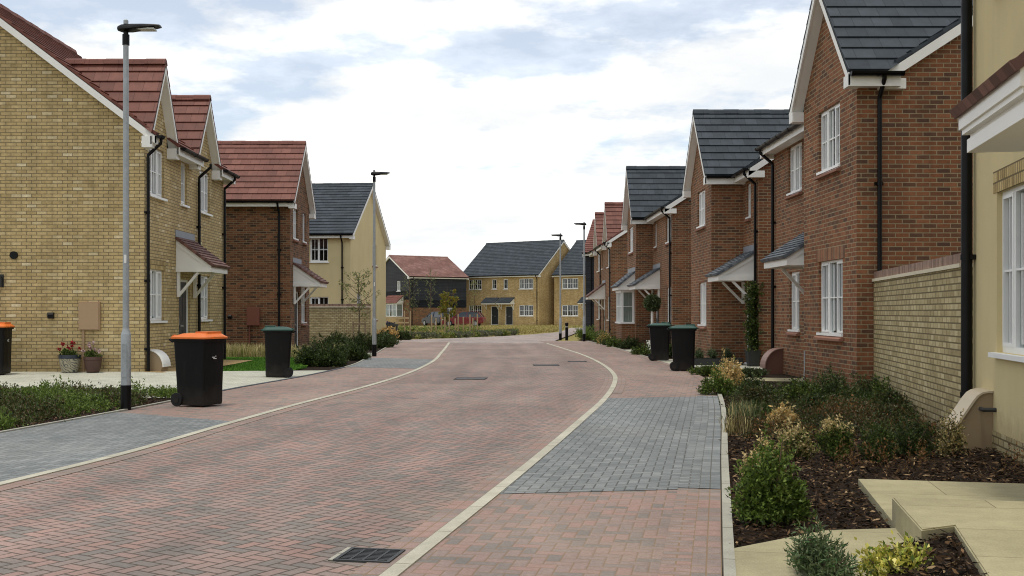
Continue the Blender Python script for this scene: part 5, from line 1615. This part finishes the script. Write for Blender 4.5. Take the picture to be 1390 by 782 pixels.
# tall climber in a square pot by the recessed door
e = thing('potted_topiary', 'tall narrow climber in a square dark pot beside the recessed doorway', 'potted plant', (6.62, 28.7, 0))
mb = MB(); mb.loft([rrect(0, 0, .26, .26, .02, 0), rrect(0, 0, .36, .36, .02, .42), rrect(0, 0, .32, .32, .02, .421), rrect(0, 0, .3, .3, .02, .38)]); mb.build('pot', M['steel_dark'], e)
k = 420
tips = np.stack([RNG.normal(size=k) * .10, RNG.normal(size=k) * .10, RNG.uniform(.42, 2.2, k)], 1)
mesh_np('foliage', *twig_cloud(tips, norm(tips * np.array([3, 3, 0]) + np.array([0, 0, .5])), 12, .1, .06, .034, DGREEN + GREEN), M['leaf'], e)
mb = MB(); mb.tube([(0, 0, .38), (.02, .01, 1.2), (0, 0, 2.1)], [.02, .015, .006], 6); mb.build('stem', M['bark'], e)
# ball topiary by the bay house door
e = thing('potted_topiary', 'ball headed topiary on a white stem behind the farther bin', 'potted plant', (5.72, 41.0, 0))
mb = MB(); mb.lathe([(0, 0), (.16, 0), (.22, .36), (.19, .36), (.18, .32), (0, .32)], seg=16); mb.build('pot', M['white_trim'], e)
mb = MB(); mb.tube([(0, 0, .3), (0, 0, 1.5)], [.05, .05], 8); mb.build('stem', M['white_trim'], e)
k = 330; p = norm(RNG.normal(size=(k, 3)))
mesh_np('crown', *twig_cloud(p * .30 * RNG.uniform(.8, 1.05, (k, 1)) + np.array([0, 0, 1.75]), p + RNG.normal(size=(k, 3)) * .3, 14, .12, .08, .03, GGREEN + DGREEN), M['leaf'], e)
for i, (x, lab) in enumerate([(5.38, 'round lavender bush under the porch window, left one'), (5.72, 'round lavender bush in the middle of the three by the recess'), (6.12, 'round lavender bush nearest the potted climber')]):
    shrub('lavender_bush', lab, x, 29.6, .17, .17, .34, 130, 14, .05, .014, GGREEN + DGREEN[:1], group='round lavender bushes by the recessed doorway', cat='lavender', z=.16)
ed = MB(); ed.box((5.1, 29.30, 0), (6.5, 29.34, .17)); ed.box((5.1, 29.90, 0), (6.5, 29.94, .17)); ed.box((5.1, 29.341, 0), (5.14, 29.899, .17)); ed.box((6.46, 29.341, 0), (6.5, 29.899, .17)); ed.box((5.141, 29.341, .0), (6.459, 29.899, .14))
o = ed.build('bed_edging', M['steel_dark']); tag(o, 'low dark edging around the three lavender bushes', 'edging')

# trees
def young_tree(label, x, y, h, cr, nl, leaf, cols, stakes=True, group='young trees', trunk=.03, h0=.42):
    e = thing('young_tree', label, 'tree', (x, y, 0), RNG.uniform(0, 6), group)
    tb = MB()
    tb.tube([(0, 0, -.02), (.02, .01, h * .4), (-.01, .02, h * .75), (.02, 0, h)], [trunk, trunk * .75, trunk * .45, .006], 7)
    tips = []; dirs = []
    nb = 22
    for i in range(nb):
        z = h * (h0 + (.55 - 0) * i / nb)
        a = i * 2.4 + RNG.uniform(-.4, .4)
        ln = cr * RNG.uniform(.6, 1.1) * (1 - .6 * max(0, (z / h - .55)) / .45) * (.75 + .5 * min(1, (z / h - h0) / .2))
        b = V((0, 0, z)); t = V((math.cos(a) * ln, math.sin(a) * ln, z + ln * RNG.uniform(.5, 1.0)))
        m = b.lerp(t, .5) + V((0, 0, -.05 * ln))
        tb.tube([b, m, t], [trunk * .35, trunk * .22, .004], 5, caps=False)
        for k in range(5):
            q = m.lerp(t, RNG.uniform(-.2, 1.1)) + V(RNG.normal(size=3)) * .12 * cr
            tips.append(q); dirs.append((t - b).normalized() + V(RNG.normal(size=3)) * .5)
            if k < 3: tb.tube([m.lerp(t, .4), q], [.006, .003], 4, caps=False)
    tb.build('trunk', M['bark'], e)
    mesh_np('crown', *twig_cloud(np.array(tips), np.array(dirs), nl, .25 * cr, leaf, leaf * .45, cols), M['leaf'], e)
    return e
young_tree('slender young tree with sparse leaves staked before the garden wall', -5.62, 44.6, 3.0, .75, 7, .085, [lin(118, 128, 70), lin(140, 146, 84), lin(96, 110, 58)], h0=.40, trunk=.032)
def stake(x, y, h, label, w=.07, tilt=0.0):
    o_ = MB(); o_.lathe([(0, -.05), (w / 2, -.05), (w / 2, h - .03), (w / 2 * .7, h), (0, h)], seg=8)
    s = o_.build('wooden_stake', M['timber']); s.location = (x, y, 0); s.rotation_euler = (0, tilt, 0)
    return tag(s, label, 'stake', 'wooden tree stakes')
stake(-5.85, 44.6, 1.05, 'wooden stake just left of the slender young tree', .06)
stake(-5.36, 44.6, 1.05, 'wooden stake just right of the slender young tree', .06)
cb = MB(); cb.box((-5.88, 44.56, .9), (-5.33, 44.60, .98)); o = cb.build('stake_rail', M['timber']); tag(o, 'wooden rail tying the two stakes of the slender tree', 'rail')
young_tree('bushy small tree with yellow green leaves among the stakes', -3.95, 86.0, 3.5, .72, 17, .16, [lin(122, 128, 44), lin(146, 140, 48), lin(150, 110, 46), lin(90, 104, 40)], h0=.22, trunk=.05)
young_tree('thin sapling in front of the black boarded far house', -7.2, 90.0, 4.6, .8, 3, .12, [lin(120, 128, 80), lin(100, 112, 66)], h0=.3, trunk=.03)
young_tree('thin sapling left of the bushy yellow green tree', -5.6, 92.0, 5.2, .6, 2, .12, [lin(120, 128, 80), lin(100, 112, 66)], h0=.35, trunk=.03)
young_tree('thin sapling right of the bushy tree before the far yellow homes', -1.9, 88.0, 4.3, .6, 2, .12, [lin(130, 132, 80), lin(110, 118, 66)], h0=.35, trunk=.03)
sx = [(586, 73), (592, 76), (599, 80), (604, 74), (610, 78), (618, 74), (622, 77), (629, 74), (638, 76), (642, 79), (648, 75), (557, 78), (549, 73)]
for i, (px, y) in enumerate(sx):
    stake((px - 676) * y / 1500, y, [1.25, 1.0, 1.3, 1.1][i % 4] if i < 11 else 1.5, 'pale wooden stake in the group before the parked cars', .085)
    bpy.context.scene.collection.objects[-1]['group'] = 'pale wooden stakes before the parked cars'
# low timber rail fence and black planter
fe = thing('rail_fence', 'low timber rail fence left of the parked dark car', 'fence', (-10.6, 95, 0))
mb = MB()
for x in (0, 1.0, 2.0, 3.0): mb.box((x - .06, -.06, 0), (x + .06, .06, 1.0))
mb.build('post', M['grey_timber'], fe)
mb = MB()
for z in (.45, .85): mb.box((-.1, -.10, z), (3.1, -.061, z + .12))
mb.build('rail', M['grey_timber'], fe)
pb = thing('planter_box', 'low black planter box below the bay window of the far black house', 'planter', (-7.3, 73.0, 0))
mb = MB(); mb.box((-.65, -.3, 0), (.65, .3, .5)); mb.box((-.7, -.35, .5), (.7, .35, .62)); mb.build('box', M['steel_dark'], pb)
tips, dirs = dome_tips(60, .6, .28, .3); tips[:, 2] += .55
mesh_np('foliage', *twig_cloud(tips, dirs, 10, .15, .1, .05, [lin(92, 84, 110), lin(70, 80, 70)]), M['leaf'], pb)

# parked cars far away
def make_car(label, mat, x, y, a, group='cars parked beyond the green'):
    e = thing('parked_car', label, 'car', (x, y, 0), R(a), group)
    # side profile along x (front = +x)
    low = [(-2.0, .32), (-2.08, .5), (-2.05, .86), (-1.9, .93), (-.95, .95), (.85, .93), (1.55, .84), (1.95, .68), (2.05, .48), (2.0, .28)]
    rings = []
    for y_, k in ((-.86, .97), (-.80, 1.0), (.80, 1.0), (.86, .97)):
        rings.append([V((px * k, y_, .3 + (pz - .3) * (k if k < 1 else 1))) for px, pz in low])
    b = MB(); b.loft(rings, smooth=False); b.build('body', M[mat], e)
    cab = [(-1.92, .93), (-1.55, 1.36), (-1.2, 1.44), (-.2, 1.45), (.25, 1.36), (.95, .92)]
    c = MB(); c.loft([[V((px * (1 if s_ == 1 else .97), y_ * (1 if pz < 1 else .82), pz)) for px, pz in cab] for y_, s_ in ((-.78, .9), (-.76, 1), (.76, 1), (.78, .9))], smooth=False)
    c.build('window', M['car_glass'], e)
    r = MB(); r.box((-1.5, -.60, 1.44), (-.1, .60, 1.475))
    for s in (-1, 1):
        for (p, q) in (((.95, .93), (.27, 1.37)), ((-.45, .93), (-.45, 1.44)), ((-1.92, .93), (-1.55, 1.38))):
            r.bar((p[0], s * .785, p[1]), (q[0], s * .645, q[1]), .05, .07)
    r.build('roof', M[mat], e)
    for px in (-1.25, 1.3):
        for s in (-1, 1):
            w = MB(); w.tube([(px, s * .66, .32), (px, s * .88, .32)], .32, 18); wo = w.build('wheel', M['rubber'], e)
            h = MB(); h.tube([(px, s * .881, .32), (px, s * .89, .32)], .2, 12); h.build('rim', M['alloy'], wo)
    for s in (-1, 1):
        l = MB(); l.box((1.86, s * .5, .62), (2.0, s * .78, .74)); l.build('headlight', M['led'], e)
        l = MB(); l.box((-2.075, s * .52, .72), (-1.98, s * .8, .88)); l.build('tail_light', M['lamp_red'], e)
        m_ = MB(); m_.box((.55, s * .86, .93), (.72, s * 1.0, 1.06)); m_.build('mirror', M[mat], e)
    return e
make_car('red hatchback parked before the far yellow brick homes', 'car_red', -3.35, 108, 172)
make_car('dark blue car parked left of the red hatchback', 'car_dark', -6.1, 112, 120)

# ================================================================== LIGHT, SKY, CAMERA
w = bpy.data.worlds.new('World'); sc.world = w
w.use_nodes = True
nt = w.node_tree; nt.nodes.clear()
sun_dir = V((-.08, -.12, .99)).normalized()
el = math.asin(sun_dir.z); az = math.atan2(sun_dir.x, sun_dir.y)
sky = nt.nodes.new('ShaderNodeTexSky'); sky.sky_type = 'NISHITA'; sky.sun_disc = False
sky.sun_elevation = el; sky.sun_rotation = az; sky.dust_density = .4; sky.ozone_density = 2.5
b1 = nt.nodes.new('ShaderNodeBackground'); b1.inputs[1].default_value = .15
nt.links.new(sky.outputs[0], b1.inputs[0])
def wn(t, **k):
    n_ = nt.nodes.new(t)
    for a_, v_ in k.items(): setattr(n_, a_, v_)
    return n_
tc = wn('ShaderNodeTexCoord'); sep = wn('ShaderNodeSeparateXYZ'); nt.links.new(tc.outputs['Generated'], sep.inputs[0])
def wm(op, a_, b_=None, clamp=False):
    n_ = wn('ShaderNodeMath', operation=op, use_clamp=clamp)
    for i_, v_ in enumerate((a_, b_)):
        if v_ is None: continue
        if isinstance(v_, bpy.types.NodeSocket): nt.links.new(v_, n_.inputs[i_])
        else: n_.inputs[i_].default_value = v_
    return n_.outputs[0]
den = wm('ADD', wm('MAXIMUM', sep.outputs[2], 0.0), .16)
cmb = wn('ShaderNodeCombineXYZ')
nt.links.new(wm('DIVIDE', sep.outputs[0], den), cmb.inputs[0]); nt.links.new(wm('DIVIDE', sep.outputs[1], den), cmb.inputs[1]); cmb.inputs[2].default_value = 3.7
def wnoise(scale, detail, rough=.55, vec=cmb.outputs[0]):
    n_ = wn('ShaderNodeTexNoise'); n_.inputs['Scale'].default_value = scale; n_.inputs['Detail'].default_value = detail; n_.inputs['Roughness'].default_value = rough
    nt.links.new(vec, n_.inputs['Vector']); return n_.outputs[0]
def wramp(fac, stops):
    n_ = wn('ShaderNodeValToRGB')
    while len(n_.color_ramp.elements) < len(stops): n_.color_ramp.elements.new(.5)
    for e_, (p_, c_) in zip(n_.color_ramp.elements, stops): e_.position = p_; e_.color = c_
    nt.links.new(fac, n_.inputs[0]); return n_.outputs[0]
shade = wramp(wnoise(2.1, 8, .6), [(.32, (.615, .635, .65, 1)), (.47, (.675, .68, .675, 1)), (.62, (1, .98, .93, 1))])
b2 = wn('ShaderNodeBackground'); b2.inputs[1].default_value = 1.50; nt.links.new(shade, b2.inputs[0])
hor = wm('MULTIPLY', wm('MAXIMUM', wm('SUBTRACT', .20, sep.outputs[2]), 0.0), 1.5)
cov = wm('ADD', wnoise(1.7, 10, .56), hor)
mask = wramp(cov, [(.475, (.46, .46, .46, 1)), (.565, (1, 1, 1, 1))])
mx = wn('ShaderNodeMixShader'); nt.links.new(mask, mx.inputs[0]); nt.links.new(b1.outputs[0], mx.inputs[1]); nt.links.new(b2.outputs[0], mx.inputs[2])
wo_ = wn('ShaderNodeOutputWorld'); nt.links.new(mx.outputs[0], wo_.inputs[0])

sl = bpy.data.lights.new('sun', 'SUN'); sl.energy = 1.9; sl.angle = R(10); sl.color = (1, .94, .84)
so = bpy.data.objects.new('sun', sl); COL.objects.link(so)
so.rotation_euler = (-sun_dir).to_track_quat('-Z', 'Y').to_euler(); so.location = (0, 0, 40)

cam = bpy.data.cameras.new('camera'); co = bpy.data.objects.new('camera', cam); COL.objects.link(co)
co.location = (0, 0, 1.4); co.rotation_euler = (R(90), 0, 0)
cam.sensor_width = 36; cam.lens = 1500 / 1390 * 36
cam.shift_x = (695 - 676) / 1390; cam.shift_y = (424 - 391) / 1390
cam.clip_end = 5000; cam.clip_start = .05
sc.camera = co
sc.cycles.filter_width = 1.05
sc.view_settings.view_transform = 'Standard'; sc.view_settings.look = 'None'; sc.view_settings.exposure = 0
